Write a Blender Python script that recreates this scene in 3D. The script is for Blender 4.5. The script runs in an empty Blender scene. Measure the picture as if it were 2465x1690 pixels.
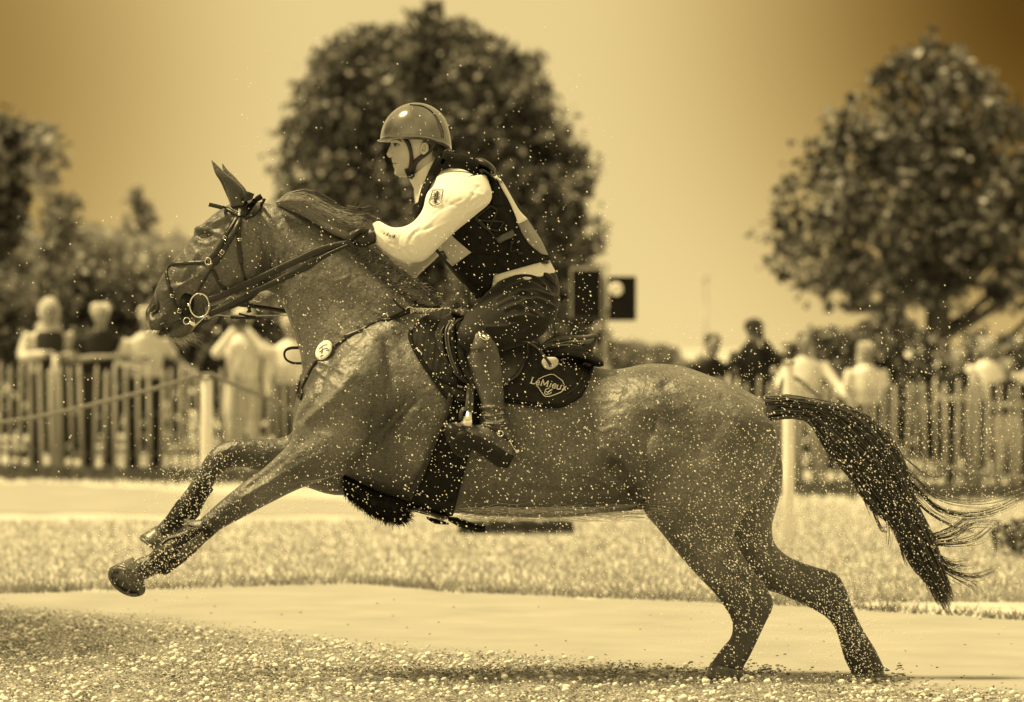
import bpy, bmesh, math, random
import numpy as np
from mathutils import Vector
from mathutils.bvhtree import BVHTree

random.seed(7)
rng = np.random.default_rng(7)
scene = bpy.context.scene
COL = scene.collection

# ------------------------------------------------------------------ camera, sky, sun, exposure
CAM_Z = 1.31          # eye height above the turf, metres
CAM_D = 15.0          # camera to the horse's own plane, metres
PPM = 620.0           # photograph pixels per metre on that plane
CX, HY = 1232.5, 825.0
cam_data = bpy.data.cameras.new("camera")
cam = bpy.data.objects.new("camera", cam_data)
COL.objects.link(cam)
cam.location = (0, -CAM_D, CAM_Z)
cam.rotation_euler = (math.radians(90), 0, 0)
cam_data.sensor_width = 36
cam_data.lens = 36 * CAM_D * PPM / 2465.0
cam_data.shift_y = -20.0 / 2465.0
cam_data.clip_start = 0.5
cam_data.clip_end = 3000
cam_data.dof.use_dof = True
cam_data.dof.focus_distance = CAM_D - 0.1
cam_data.dof.aperture_fstop = 2.7
scene.camera = cam

SUN_EL, SUN_AZ = 62.0, -96.0      # high on the left
world = bpy.data.worlds.new("World")
scene.world = world
world.use_nodes = True
nt = world.node_tree
for n in list(nt.nodes):
    nt.nodes.remove(n)
out = nt.nodes.new("ShaderNodeOutputWorld")
bg = nt.nodes.new("ShaderNodeBackground")
sky = nt.nodes.new("ShaderNodeTexSky")
sky.sky_type = 'NISHITA'
sky.sun_disc = False
sky.sun_elevation = math.radians(SUN_EL)
sky.sun_rotation = math.radians(SUN_AZ)
sky.dust_density = 3.0
bw = nt.nodes.new("ShaderNodeRGBToBW")
nt.links.new(sky.outputs[0], bw.inputs[0])
tcw = nt.nodes.new("ShaderNodeTexCoord")
def sky_gain(direction, inner, outer, amount):
    """added darkening or brightening of the sky around one direction; returns a factor socket"""
    d = Vector(direction).normalized()
    dot = nt.nodes.new("ShaderNodeVectorMath"); dot.operation = 'DOT_PRODUCT'
    nt.links.new(tcw.outputs['Generated'], dot.inputs[0]); dot.inputs[1].default_value = d
    ac = nt.nodes.new("ShaderNodeMath"); ac.operation = 'ARCCOSINE'
    nt.links.new(dot.outputs['Value'], ac.inputs[0])
    mr = nt.nodes.new("ShaderNodeMapRange"); mr.interpolation_type = 'SMOOTHSTEP'
    nt.links.new(ac.outputs[0], mr.inputs['Value'])
    mr.inputs['From Min'].default_value = math.radians(inner)
    mr.inputs['From Max'].default_value = math.radians(outer)
    mr.inputs['To Min'].default_value = amount
    mr.inputs['To Max'].default_value = 1.0
    return mr.outputs[0]
def mul(a, b):
    m = nt.nodes.new("ShaderNodeMath"); m.operation = 'MULTIPLY'
    nt.links.new(a, m.inputs[0])
    if isinstance(b, float):
        m.inputs[1].default_value = b
    else:
        nt.links.new(b, m.inputs[1])
    return m.outputs[0]
c1 = sky_gain((0.150, 1.0, 0.095), 0.8, 8.2, 0.13)  # darkening put into the upper-right sky
c2 = sky_gain((-0.20, 1.0, 0.070), 3.0, 8.6, 0.40)  # darkening put into the left sky
c3 = sky_gain((-0.35, -1.0, 0.45), 25, 85, 1.15)  # brightness added to the sky behind the camera
# even out the zenith-to-horizon falloff of a veiled sky
mrn = nt.nodes.new("ShaderNodeMath"); mrn.operation = 'POWER'
nt.links.new(bw.outputs[0], mrn.inputs[0]); mrn.inputs[1].default_value = -0.05
lum = mul(mul(mrn.outputs[0], c3), 3.2)
cc_ = mul(c1, c2)                       # the added darkening browns the sky as well
comb = nt.nodes.new("ShaderNodeCombineColor")
for ch, (k_, pw) in enumerate(((1.0, 1.0), (0.765, 1.22), (0.335, 1.75))):
    pn = nt.nodes.new("ShaderNodeMath"); pn.operation = 'POWER'
    nt.links.new(cc_, pn.inputs[0]); pn.inputs[1].default_value = pw
    nt.links.new(mul(mul(pn.outputs[0], lum), k_), comb.inputs[ch])
nt.links.new(comb.outputs[0], bg.inputs[0])
bg.inputs[1].default_value = 0.15
nt.links.new(bg.outputs[0], out.inputs[0])

sun_d = bpy.data.lights.new("sun", 'SUN')
sun_d.energy = 4.0
sun_d.angle = math.radians(9)
sun_d.color = (1.0, 0.78, 0.36)
sun = bpy.data.objects.new("sun", sun_d)
COL.objects.link(sun)
_el, _az = math.radians(SUN_EL), math.radians(SUN_AZ)
sdir = Vector((math.sin(_az) * math.cos(_el), math.cos(_az) * math.cos(_el), math.sin(_el)))
sun.rotation_euler = sdir.to_track_quat('Z', 'Y').to_euler()
sun.location = sdir * 40

scene.view_settings.view_transform = 'Standard'
scene.view_settings.look = 'None'
scene.view_settings.gamma = 1.0
scene.view_settings.exposure = 0.85
scene.render.resolution_x, scene.render.resolution_y = 1024, 702
scene.render.engine = 'CYCLES'
scene.cycles.max_bounces = 6
scene.cycles.diffuse_bounces = 3
scene.cycles.glossy_bounces = 3
scene.cycles.transmission_bounces = 4
scene.cycles.transparent_max_bounces = 6
scene.cycles.sample_clamp_indirect = 6

# ------------------------------------------------------------------ small helpers
def W(px, py, Y=0.0):
    """point of the place seen at photograph pixel (px,py), Y metres beyond the horse's plane"""
    s = PPM * CAM_D / (CAM_D + Y)
    return Vector(((px - CX) / s, Y, CAM_Z - (py - HY) / s))
def crop(ox, oy, sc=4.0):
    return lambda x, y: (ox + x / sc, oy + y / sc)
cA, cB, cR, cT = crop(330, 370), crop(330, 600), crop(880, 230), crop(830, 480)
cL, cF, cG = crop(960, 760), crop(230, 1040), crop(680, 950)
cU = crop(1700, 900, 2.655)
def cr(pts, n):
    """Catmull-Rom through rows of pts, n steps per span"""
    P = np.array(pts, float)
    if len(P) < 3:
        t = np.linspace(0, 1, n + 1)[:, None]
        return P[0] * (1 - t) + P[-1] * t
    Q = np.vstack([2 * P[0] - P[1], P, 2 * P[-1] - P[-2]])
    outp = []
    for i in range(1, len(Q) - 2):
        for k in range(n):
            t = k / n
            a, b, c, d = Q[i - 1], Q[i], Q[i + 1], Q[i + 2]
            outp.append(0.5 * ((2 * b) + (c - a) * t + (2 * a - 5 * b + 4 * c - d) * t * t + (3 * b - a - 3 * c + d) * t ** 3))
    outp.append(Q[-2])
    return np.array(outp)

class MB:
    """collects geometry for ONE mesh object"""
    def __init__(self):
        self.v = []; self.f = []; self.n = 0
    def add(self, verts, faces):
        verts = np.asarray(verts, float)
        self.v.append(verts)
        o = self.n
        self.f.extend([tuple(i + o for i in f) for f in faces])
        self.n += len(verts)
        return self
    def verts(self):
        return np.vstack(self.v) if self.v else np.zeros((0, 3))
    def mesh(self, name, smooth=True):
        me = bpy.data.meshes.new(name)
        me.from_pydata(self.verts().tolist(), [], self.f)
        me.update()
        if smooth:
            me.polygons.foreach_set('use_smooth', [True] * len(me.polygons))
        return me
    def build(self, name, mat, parent=None, smooth=True, fix=False):
        me = self.mesh(name, smooth)
        if fix:
            b = bmesh.new(); b.from_mesh(me); bmesh.ops.recalc_face_normals(b, faces=b.faces); b.to_mesh(me); b.free()
        return link(name, me, mat, parent)
def link(name, me, mat, parent=None):
    o = bpy.data.objects.new(name, me)
    COL.objects.link(o)
    if mat: me.materials.append(mat)
    if parent: o.parent = parent; o.matrix_parent_inverse = parent_inv(parent)
    return o
def world_of(p):
    from mathutils import Matrix
    m = Matrix.LocRotScale(p.location, p.rotation_euler, p.scale)
    return world_of(p.parent) @ p.matrix_parent_inverse @ m if p.parent else m
def parent_inv(p):
    return world_of(p).inverted()
def tag(o, label=None, cat=None, group=None, kind=None):
    if label: o['label'] = label
    if cat: o['category'] = cat
    if group: o['group'] = group
    if kind: o['kind'] = kind
    return o
def empty(name, loc, label=None, cat=None, group=None):
    o = bpy.data.objects.new(name, None); COL.objects.link(o)
    o.location = loc; o.empty_display_size = 0.2
    return tag(o, label, cat, group)

def ring_faces(nr, n, cap=True):
    F = []
    for i in range(nr - 1):
        for j in range(n):
            a, b = i * n + j, i * n + (j + 1) % n
            F.append((a, b, b + n, a + n))
    if cap:
        F.append(tuple(range(n - 1, -1, -1)))
        F.append(tuple((nr - 1) * n + j for j in range(n)))
    return F
def loft_px(mb, st, n=20, sub=5, p=2.0):
    """closed tube through stations (ax,ay,bx,by,w,Y[,k]): a-b is the drawn width, w the half depth"""
    S = [tuple(s) + ((0.0,) if len(s) == 6 else ()) for s in st]
    R = cr(S, sub)
    V = []
    th = np.linspace(0, 2 * math.pi, n, endpoint=False)
    for r in R:
        a, b = np.array(W(r[0], r[1], r[5])), np.array(W(r[2], r[3], r[5]))
        c, u = (a + b) / 2, (a - b) / 2
        w = max(r[4], 0.003)
        cs, sn = np.cos(th), np.sin(th)
        e = 2.0 / p
        cc = np.sign(cs) * np.abs(cs) ** e; ss = np.sign(sn) * np.abs(sn) ** e
        pts = c + cc[:, None] * u + (ss * w * (1 - r[6] * cc))[:, None] * np.array([0, 1, 0])
        V.append(pts)
    V = np.vstack(V)
    mb.add(V, ring_faces(len(R), n))
def tube(mb, pts, rad, n=8, sub=4, smooth=True, close=False, cap=True):
    """round tube along world points; rad a number or one per point"""
    P = np.array([tuple(p) for p in pts], float)
    r = np.full(len(P), rad) if np.isscalar(rad) else np.array(rad, float)
    if smooth and len(P) > 2:
        X = cr(np.hstack([P, r[:, None]]), sub); P, r = X[:, :3], X[:, 3]
    T = np.gradient(P, axis=0)
    T /= np.linalg.norm(T, axis=1)[:, None] + 1e-12
    ref = np.array([0, 1, 0.01]) if abs(T[0][1]) < 0.9 else np.array([1, 0, 0.0])
    V = []
    nrm = np.cross(T[0], ref); nrm /= np.linalg.norm(nrm)
    th = np.linspace(0, 2 * math.pi, n, endpoint=False)
    for i in range(len(P)):
        nrm = nrm - T[i] * np.dot(nrm, T[i]); nrm /= np.linalg.norm(nrm) + 1e-12
        b = np.cross(T[i], nrm)
        V.append(P[i] + max(r[i], 1e-4) * (np.cos(th)[:, None] * nrm + np.sin(th)[:, None] * b))
    mb.add(np.vstack(V), ring_faces(len(P), n, cap))
def ball(mb, c, r, seg=12, rings=8, rot=None):
    """ellipsoid, r = number or (x,y,z)"""
    rr = (r, r, r) if np.isscalar(r) else r
    V = []; F = []
    for i in range(rings + 1):
        ph = math.pi * i / rings
        for j in range(seg):
            t = 2 * math.pi * j / seg
            V.append((math.sin(ph) * math.cos(t) * rr[0], math.sin(ph) * math.sin(t) * rr[1], math.cos(ph) * rr[2]))
    for i in range(rings):
        for j in range(seg):
            a, b = i * seg + j, i * seg + (j + 1) % seg
            F.append((a, a + seg, b + seg, b))
    V = np.array(V)
    if rot is not None:
        V = V @ np.array(rot.to_3x3()).T
    mb.add(V + np.array(tuple(c)), F)
def box(mb, c, s, rotz=0.0):
    x, y, z = s[0] / 2, s[1] / 2, s[2] / 2
    V = np.array([(i * x, j * y, k * z) for i in (-1, 1) for j in (-1, 1) for k in (-1, 1)])
    cz, sz = math.cos(rotz), math.sin(rotz)
    V = np.stack([V[:, 0] * cz - V[:, 1] * sz, V[:, 0] * sz + V[:, 1] * cz, V[:, 2]], 1) + np.array(tuple(c))
    mb.add(V, [(0, 1, 3, 2), (4, 6, 7, 5), (0, 4, 5, 1), (2, 3, 7, 6), (0, 2, 6, 4), (1, 5, 7, 3)])
def torus(mb, c, R, r, nx=(1, 0, 0), nz=(0, 0, 1), seg=28, n=8, sx=1.0, arc=(0, 2 * math.pi)):
    c, nx, nz = np.array(tuple(c)), np.array(nx, float), np.array(nz, float)
    full = abs(arc[1] - arc[0] - 2 * math.pi) < 1e-6
    t = np.linspace(arc[0], arc[1], seg + 1)
    P = [c + R * (math.cos(a) * nx * sx + math.sin(a) * nz) for a in t]
    tube(mb, P, r, n=n, smooth=False)

def remesh(mb, voxel, iters=6, name="tmp"):
    """voxel-fuse the collected volumes into one continuous surface and relax it; returns (verts, faces)"""
    me = mb.mesh(name)
    o = bpy.data.objects.new(name, me); COL.objects.link(o)
    m = o.modifiers.new("r", 'REMESH'); m.mode = 'VOXEL'; m.voxel_size = voxel; m.adaptivity = 0
    dg = bpy.context.evaluated_depsgraph_get(); dg.update()
    e = o.evaluated_get(dg)
    m2 = bpy.data.meshes.new_from_object(e)
    bpy.data.objects.remove(o); bpy.data.meshes.remove(me)
    nv = len(m2.vertices)
    V = np.empty(nv * 3); m2.vertices.foreach_get('co', V); V = V.reshape(-1, 3)
    E = np.empty(len(m2.edges) * 2, int); m2.edges.foreach_get('vertices', E); E = E.reshape(-1, 2)
    F = [tuple(p.vertices) for p in m2.polygons]
    bpy.data.meshes.remove(m2)
    deg = np.bincount(E.ravel(), minlength=nv)[:, None].astype(float)
    def lap(V):
        A = np.zeros_like(V)
        for k in range(3):
            A[:, k] = np.bincount(E[:, 0], V[E[:, 1], k], nv) + np.bincount(E[:, 1], V[E[:, 0], k], nv)
        return A / np.maximum(deg, 1) - V
    for i in range(iters):
        V = V + 0.6 * lap(V)
        V = V - (0.60 if i % 3 else 0.5) * lap(V)
    return V, F, E
def normals(V, F):
    F4 = np.array([f if len(f) == 4 else f + (f[-1],) for f in F])
    n = np.cross(V[F4[:, 2]] - V[F4[:, 0]], V[F4[:, 3]] - V[F4[:, 1]])
    N = np.zeros_like(V)
    for k in range(4):
        for a in range(3):
            N[:, a] += np.bincount(F4[:, k], n[:, a], len(V))
    return N / (np.linalg.norm(N, axis=1)[:, None] + 1e-12)
def vpx(V):
    s = PPM * CAM_D / (CAM_D + V[:, 1])
    return V[:, 0] * s + CX, HY - (V[:, 2] - CAM_Z) * s
def bump(V, N, x, y, rx, ry, ang, amt, side=-1, along=None):
    """raise (or sink) a soft elliptical patch of a surface; amt in metres along the normal"""
    px, py = vpx(V)
    a = math.radians(ang); dx, dy = px - x, py - y
    u = (dx * math.cos(a) + dy * math.sin(a)) / rx; v = (-dx * math.sin(a) + dy * math.cos(a)) / ry
    w = np.exp(-(u * u + v * v)) * amt
    if side: w = w * (N[:, 1] * side > 0.1)
    V += w[:, None] * (N if along is None else np.array(along))
def groove(V, N, pts, wid, amt, side=-1):
    """raise (or sink) a soft line drawn through pts"""
    P = cr(pts, 6)
    px, py = vpx(V); Q = np.stack([px, py], 1)
    best = np.full(len(V), 1e9)
    for a, b in zip(P[:-1], P[1:]):
        ab = b - a; L = ab @ ab + 1e-9
        t = np.clip(((Q - a) @ ab) / L, 0, 1)
        d = np.linalg.norm(Q - a - t[:, None] * ab, axis=1)
        best = np.minimum(best, d)
    w = np.exp(-(best / wid) ** 2) * amt
    if side: w = w * (N[:, 1] * side > 0.1)
    V += w[:, None] * N
def obj_from(V, F, name, mat, parent=None):
    me = bpy.data.meshes.new(name)
    me.from_pydata(V.tolist(), [], F); me.update()
    me.polygons.foreach_set('use_smooth', [True] * len(me.polygons))
    return link(name, me, mat, parent)
def bvh_of(V, F):
    return BVHTree.FromPolygons([tuple(v) for v in V], F)
CAMV = Vector((0, -CAM_D, CAM_Z))
def drape(bvh, px, py, off=0.0, Y=-0.1):
    """where the line of sight through (px,py) meets a surface, lifted off it; (point, normal)"""
    t = W(px, py, 0.0)
    d = (t - CAMV).normalized()
    h = bvh.ray_cast(CAMV, d)
    if h[0] is None:
        return W(px, py, Y), Vector((0, -1, 0))
    n = h[1]
    if n.y > 0: n = -n
    return h[0] + n * off, n
def ribbon(mb, P, N, w, t):
    """flat strap of width w and thickness t through points P with surface normals N"""
    P = np.array([tuple(p) for p in P]); N = np.array([tuple(n) for n in N])
    T = np.gradient(P, axis=0); T /= np.linalg.norm(T, axis=1)[:, None] + 1e-12
    S = np.cross(T, N); S /= np.linalg.norm(S, axis=1)[:, None] + 1e-12
    N = np.cross(S, T)
    ws = np.full(len(P), w) if np.isscalar(w) else np.interp(np.linspace(0, 1, len(P)), np.linspace(0, 1, len(w)), w)
    V = []
    for i in range(len(P)):
        h = S[i] * ws[i] / 2; k = N[i] * t / 2
        V += [P[i] - h - k * .4, P[i] - h * .8 + k, P[i] + h * .8 + k, P[i] + h - k * .4, P[i] + h * .8 - k, P[i] - h * .8 - k]
    mb.add(np.array(V), ring_faces(len(P), 6))
def strap(mb, bvh, pts, w, t=0.004, off=0.004, sub=5, Y=-0.1, relax=3):
    P2 = cr(pts, sub)
    P, N = [], []
    for q in P2:
        a, n = drape(bvh, q[0], q[1], off, Y); P.append(a); N.append(n)
    P = np.array([tuple(a) for a in P]); N = np.array([tuple(a) for a in N])
    for _ in range(relax):
        N[1:-1] = (N[:-2] + N[1:-1] + N[2:]) / 3
        Q = P.copy(); Q[1:-1] = (P[:-2] + 2 * P[1:-1] + P[2:]) / 4
        P[:, 1] = np.minimum(P[:, 1], Q[:, 1])
    N /= np.linalg.norm(N, axis=1)[:, None] + 1e-12
    ribbon(mb, P, N, w, t)
    return P
def patch(mb, bvh, top, bot, off=0.01, thick=0.006, nu=40, nv=20, Y=-0.2, puff=None, relax=2):
    """sheet of cloth or leather laid on a surface between two drawn edges"""
    A, B = cr(top, 8), cr(bot, 8)
    def res(X, n):
        d = np.r_[0, np.cumsum(np.linalg.norm(np.diff(X, axis=0), axis=1))]
        s = np.linspace(0, d[-1], n)
        return np.stack([np.interp(s, d, X[:, 0]), np.interp(s, d, X[:, 1])], 1)
    A, B = res(A, nu + 1), res(B, nu + 1)
    G = np.zeros((nu + 1, nv + 1, 3)); Nn = np.zeros_like(G)
    for i in range(nu + 1):
        for j in range(nv + 1):
            q = A[i] + (B[i] - A[i]) * j / nv
            p, n = drape(bvh, q[0], q[1], off, Y)
            G[i, j] = p; Nn[i, j] = n
    for _ in range(relax):
        Yv = G[:, :, 1].copy(); Yv[1:-1, 1:-1] = (G[:-2, 1:-1, 1] + G[2:, 1:-1, 1] + G[1:-1, :-2, 1] + G[1:-1, 2:, 1]) / 4
        G[:, :, 1] = np.minimum(G[:, :, 1], Yv)
    gu = np.gradient(G, axis=0); gv = np.gradient(G, axis=1)
    n = np.cross(gu, gv); n /= np.linalg.norm(n, axis=2)[:, :, None] + 1e-12
    n *= -np.sign(n[:, :, 1:2] + 1e-9)
    if puff:
        for i in range(nu + 1):
            for j in range(nv + 1):
                G[i, j] += n[i, j] * puff(i / nu, j / nv)
    H = G - n * thick
    V = np.vstack([G.reshape(-1, 3), H.reshape(-1, 3)])
    M = nv + 1; K = (nu + 1) * M; F = []
    for i in range(nu):
        for j in range(nv):
            a = i * M + j
            F.append((a, a + M, a + M + 1, a + 1)); F.append((a + K, a + 1 + K, a + M + 1 + K, a + M + K))
    for i in range(nu):
        a = i * M; F.append((a, a + K, a + M + K, a + M)); a += nv; F.append((a, a + M, a + M + K, a + K))
    for j in range(nv):
        a = j; F.append((a, a + 1, a + 1 + K, a + K)); a = nu * M + j; F.append((a, a + K, a + 1 + K, a + 1))
    mb.add(V, F)
    return G, n
def strands(mb, curves, r0=0.0012, n=3):
    """thin tapering hairs; curves = list of (k,3) arrays"""
    th = np.linspace(0, 2 * math.pi, n, endpoint=False)
    for P in curves:
        P = np.asarray(P); k = len(P)
        T = np.gradient(P, axis=0); T /= np.linalg.norm(T, axis=1)[:, None] + 1e-12
        ref = np.array([0.0, 1.0, 0.0]); a = np.cross(T, ref); a /= np.linalg.norm(a, axis=1)[:, None] + 1e-9
        b = np.cross(T, a)
        rr = r0 * np.linspace(1, 0.25, k)
        V = (P[:, None, :] + rr[:, None, None] * (np.cos(th)[None, :, None] * a[:, None, :] + np.sin(th)[None, :, None] * b[:, None, :])).reshape(-1, 3)
        mb.add(V, ring_faces(k, n, False))

# ------------------------------------------------------------------ materials
def material(name, lo, hi=None, rough=0.6, spec=0.5, scale=8.0, detail=4.0, bump_s=0.0, bump_scale=60.0, stretch=None,
             coat=0.0, metal=0.0, sheen=0.0, trans=0.0, attr=None, rough2=None, ridge=0.0, bdist=.004, island=0.0, p0=.3, p1=.7):
    """neutral procedural surface: lo..hi grey mottling with a little warmth, optional bump"""
    hi = lo if hi is None else hi
    m = bpy.data.materials.new(name); m.use_nodes = True
    t = m.node_tree; N = t.nodes; L = t.links
    b = N['Principled BSDF']
    tc = N.new("ShaderNodeTexCoord")
    mp = N.new("ShaderNodeMapping"); L.new(tc.outputs['Object'], mp.inputs[0])
    if stretch: mp.inputs['Scale'].default_value = stretch
    nz = N.new("ShaderNodeTexNoise"); nz.inputs['Scale'].default_value = scale; nz.inputs['Detail'].default_value = detail
    L.new(mp.outputs[0], nz.inputs['Vector'])
    rp = N.new("ShaderNodeValToRGB")
    rp.color_ramp.elements[0].position = p0; rp.color_ramp.elements[1].position = p1
    rp.color_ramp.elements[0].color = (lo, lo * .985, lo * .95, 1); rp.color_ramp.elements[1].color = (hi, hi * .985, hi * .95, 1)
    fac = nz.outputs['Fac']
    if island:      # every separate hair or leaf has its own shade
        ge = N.new("ShaderNodeNewGeometry"); mi = N.new("ShaderNodeMix"); mi.inputs[0].default_value = island
        L.new(fac, mi.inputs[2]); L.new(ge.outputs['Random Per Island'], mi.inputs[3]); fac = mi.outputs[0]
    L.new(fac, rp.inputs[0])
    csock = rp.outputs[0]
    if ridge:       # fine hair flecking of the coat
        nf = N.new("ShaderNodeTexNoise"); nf.inputs['Scale'].default_value = 130; nf.inputs['Detail'].default_value = 6; L.new(mp.outputs[0], nf.inputs['Vector'])
        mf = N.new("ShaderNodeMapRange"); L.new(nf.outputs['Fac'], mf.inputs['Value']); mf.inputs['From Min'].default_value = .3; mf.inputs['From Max'].default_value = .7
        mf.inputs['To Min'].default_value = .55; mf.inputs['To Max'].default_value = 1.5
        mm = N.new("ShaderNodeMixRGB"); mm.blend_type = 'MULTIPLY'; mm.inputs[0].default_value = 1; L.new(csock, mm.inputs[1]); L.new(mf.outputs[0], mm.inputs[2]); csock = mm.outputs[0]
    if attr:
        at = N.new("ShaderNodeAttribute"); at.attribute_name = attr
        mx = N.new("ShaderNodeMixRGB"); mx.blend_type = 'MULTIPLY'; mx.inputs[0].default_value = 1
        L.new(csock, mx.inputs[1]); L.new(at.outputs['Color'], mx.inputs[2]); csock = mx.outputs[0]
    L.new(csock, b.inputs['Base Color'])
    b.inputs['Roughness'].default_value = rough
    b.inputs['Specular IOR Level'].default_value = spec
    b.inputs['Metallic'].default_value = metal
    b.inputs['Coat Weight'].default_value = coat
    b.inputs['Coat Roughness'].default_value = 0.08
    if sheen:
        b.inputs['Sheen Weight'].default_value = sheen; b.inputs['Sheen Roughness'].default_value = 0.4
    if rough2 is not None:
        mr = N.new("ShaderNodeMapRange"); L.new(nz.outputs['Fac'], mr.inputs['Value'])
        mr.inputs['To Min'].default_value = rough; mr.inputs['To Max'].default_value = rough2
        L.new(mr.outputs[0], b.inputs['Roughness'])
    if bump_s:
        n2 = N.new("ShaderNodeTexNoise"); n2.inputs['Scale'].default_value = bump_scale; n2.inputs['Detail'].default_value = 5
        L.new(mp.outputs[0], n2.inputs['Vector'])
        bp = N.new("ShaderNodeBump"); bp.inputs['Strength'].default_value = bump_s; bp.inputs['Distance'].default_value = bdist
        L.new(n2.outputs['Fac'], bp.inputs['Height']); L.new(bp.outputs[0], b.inputs['Normal'])
        if ridge:
            n3 = N.new("ShaderNodeTexNoise"); n3.noise_type = 'RIDGED_MULTIFRACTAL'; n3.inputs['Scale'].default_value = 11; n3.inputs['Detail'].default_value = 3
            n3.inputs['Distortion'].default_value = .6
            L.new(mp.outputs[0], n3.inputs['Vector'])
            b3 = N.new("ShaderNodeBump"); b3.inputs['Strength'].default_value = ridge; b3.inputs['Distance'].default_value = 0.010
            L.new(n3.outputs['Fac'], b3.inputs['Height']); L.new(b3.outputs[0], bp.inputs['Normal'])
    if trans:
        tr = N.new("ShaderNodeBsdfTranslucent"); L.new(csock, tr.inputs[0])
        ms = N.new("ShaderNodeMixShader"); ms.inputs[0].default_value = trans
        L.new(b.outputs[0], ms.inputs[1]); L.new(tr.outputs[0], ms.inputs[2])
        L.new(ms.outputs[0], N['Material Output'].inputs[0])
    return m
M = {}
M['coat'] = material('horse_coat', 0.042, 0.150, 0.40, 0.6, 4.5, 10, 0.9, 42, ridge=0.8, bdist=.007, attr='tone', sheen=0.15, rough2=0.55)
M['hair'] = material('horse_hair', 0.02, 0.16, 0.34, 0.6, 55)
M['eyew'] = material('eye_white', 0.16, 0.2, 0.2, 0.5, 10)
M['mane'] = material('mane_hair', 0.015, 0.26, 0.36, 0.6, 12, p0=.1, p1=1.0, island=.85)
M['tailhair'] = material('tail_hair', 0.012, 0.17, 0.42, 0.5, 12, p0=.3, p1=1.0, island=.9)
M['palehair'] = material('pale_hair', 0.45, 0.7, 0.4, 0.5, 30)
M['horn'] = material('hoof_horn', 0.05, 0.11, 0.4, 0.5, 40, bump_s=0.3)
M['eye'] = material('eye_dark', 0.012, 0.02, 0.05, 0.8, 5, coat=1.0)
M['leather'] = material('dark_leather', 0.010, 0.024, 0.36, 0.35, 40, bump_s=0.25, bump_scale=200)
M['brown'] = material('brown_leather', 0.045, 0.08, 0.35, 0.5, 18, bump_s=0.25, bump_scale=160, rough2=0.5)
M['metal'] = material('bright_metal', 0.75, 0.85, 0.22, 0.5, 20, metal=1.0)
M['black'] = material('black_cloth', 0.006, 0.014, 0.8, 0.12, 30, bump_s=0.4, bump_scale=220)
M['fleece'] = material('black_fleece', 0.006, 0.02, 0.85, 0.15, 60, bump_s=0.6, bump_scale=120)
M['pad'] = material('dark_quilted_cotton', 0.014, 0.028, 0.8, 0.15, 25, bump_s=0.3, bump_scale=220)
M['thread'] = material('pale_thread', 0.78, 0.85, 0.6, 0.4, 20)
M['white'] = material('white_cloth', 0.66, 0.72, 0.8, 0.3, 4, bump_s=0.15, bump_scale=25)
M['skin'] = material('skin', 0.36, 0.48, 0.5, 0.4, 12, bump_s=0.08, bump_scale=120)
M['helmet'] = material('glossy_helmet_shell', 0.03, 0.20, 0.16, 0.8, 9, 6, coat=1.0, metal=.3)
M['breeches'] = material('dark_breeches', 0.009, 0.018, 0.7, 0.15, 8, bump_s=0.3, bump_scale=26, stretch=(1, 1, 2.2), sheen=0.1)
M['bib'] = material('grey_bib', 0.38, 0.46, 0.5, 0.5, 12)
M['darkmark'] = material('dark_print', 0.02, 0.04, 0.6, 0.3, 20)
M['blackl'] = material('black_leather', 0.006, 0.014, 0.45, 0.2, 40, bump_s=0.2, bump_scale=160)
M['brownf'] = material('saddle_flap_leather', 0.035, 0.06, 0.38, 0.5, 22, bump_s=0.2, bump_scale=200)
M['boot'] = material('boot_leather', 0.03, 0.11, 0.26, 0.5, 14, bump_s=0.35, bump_scale=120, rough2=0.5)
M['bib2'] = material('clear_pocket', 0.14, 0.2, 0.2, 0.6, 20)

# ------------------------------------------------------------------ the horse
horse = empty('horse', W(1232, 1637, 0), "wet dark bay horse galloping to the left under the rider", "horse")
hb = MB()
# trunk
loft_px(hb, [(722,905,722,1035,.08,0),(755,840,758,1095,.17,0),(830,792,838,1150,.235,0),(930,758,930,1196,.265,0),
             (1040,742,1030,1226,.285,0),(1150,775,1130,1238,.30,0),(1270,825,1260,1244,.31,0),(1370,866,1365,1243,.31,0),
             (1465,889,1450,1234,.305,0),(1560,878,1540,1226,.30,0),(1640,884,1640,1200,.29,0),(1720,911,1720,1160,.265,0),
             (1790,942,1800,1120,.215,0),(1835,966,1850,1085,.13,0)], 32, 6, 2.2)
# neck
loft_px(hb, [(585,482,612,660,.055,0,.1),(640,488,632,690,.075,0,.2),(690,500,668,712,.085,0,.25),(745,525,688,748,.095,0,.3),(806,558,705,800,.11,0,.35),(902,612,722,850,.125,0,.38),
             (976,672,730,905,.15,0,.35),(1045,730,745,980,.18,0,.25),(1100,770,800,1070,.21,0,.1)], 28, 6)
# head
loft_px(hb, [(612,478,655,690,.075,0),(578,482,636,700,.095,0),(540,498,612,705,.105,0),(502,526,582,709,.108,0),(464,568,548,722,.092,0),
             (438,604,516,735,.075,0),(403,643,486,745,.062,0),(381,682,462,762,.056,0),(365,722,436,786,.056,0),
             (350,752,412,797,.052,0),(357,785,396,806,.038,0),(372,804,385,808,.015,0)], 26, 6, 2.3)
loft_px(hb, [(490,735,500,757,.04,0),(462,752,474,783,.042,0),(438,772,452,808,.04,0),(418,783,425,816,.036,0),(404,797,408,812,.02,0)], 16, 5)
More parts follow.
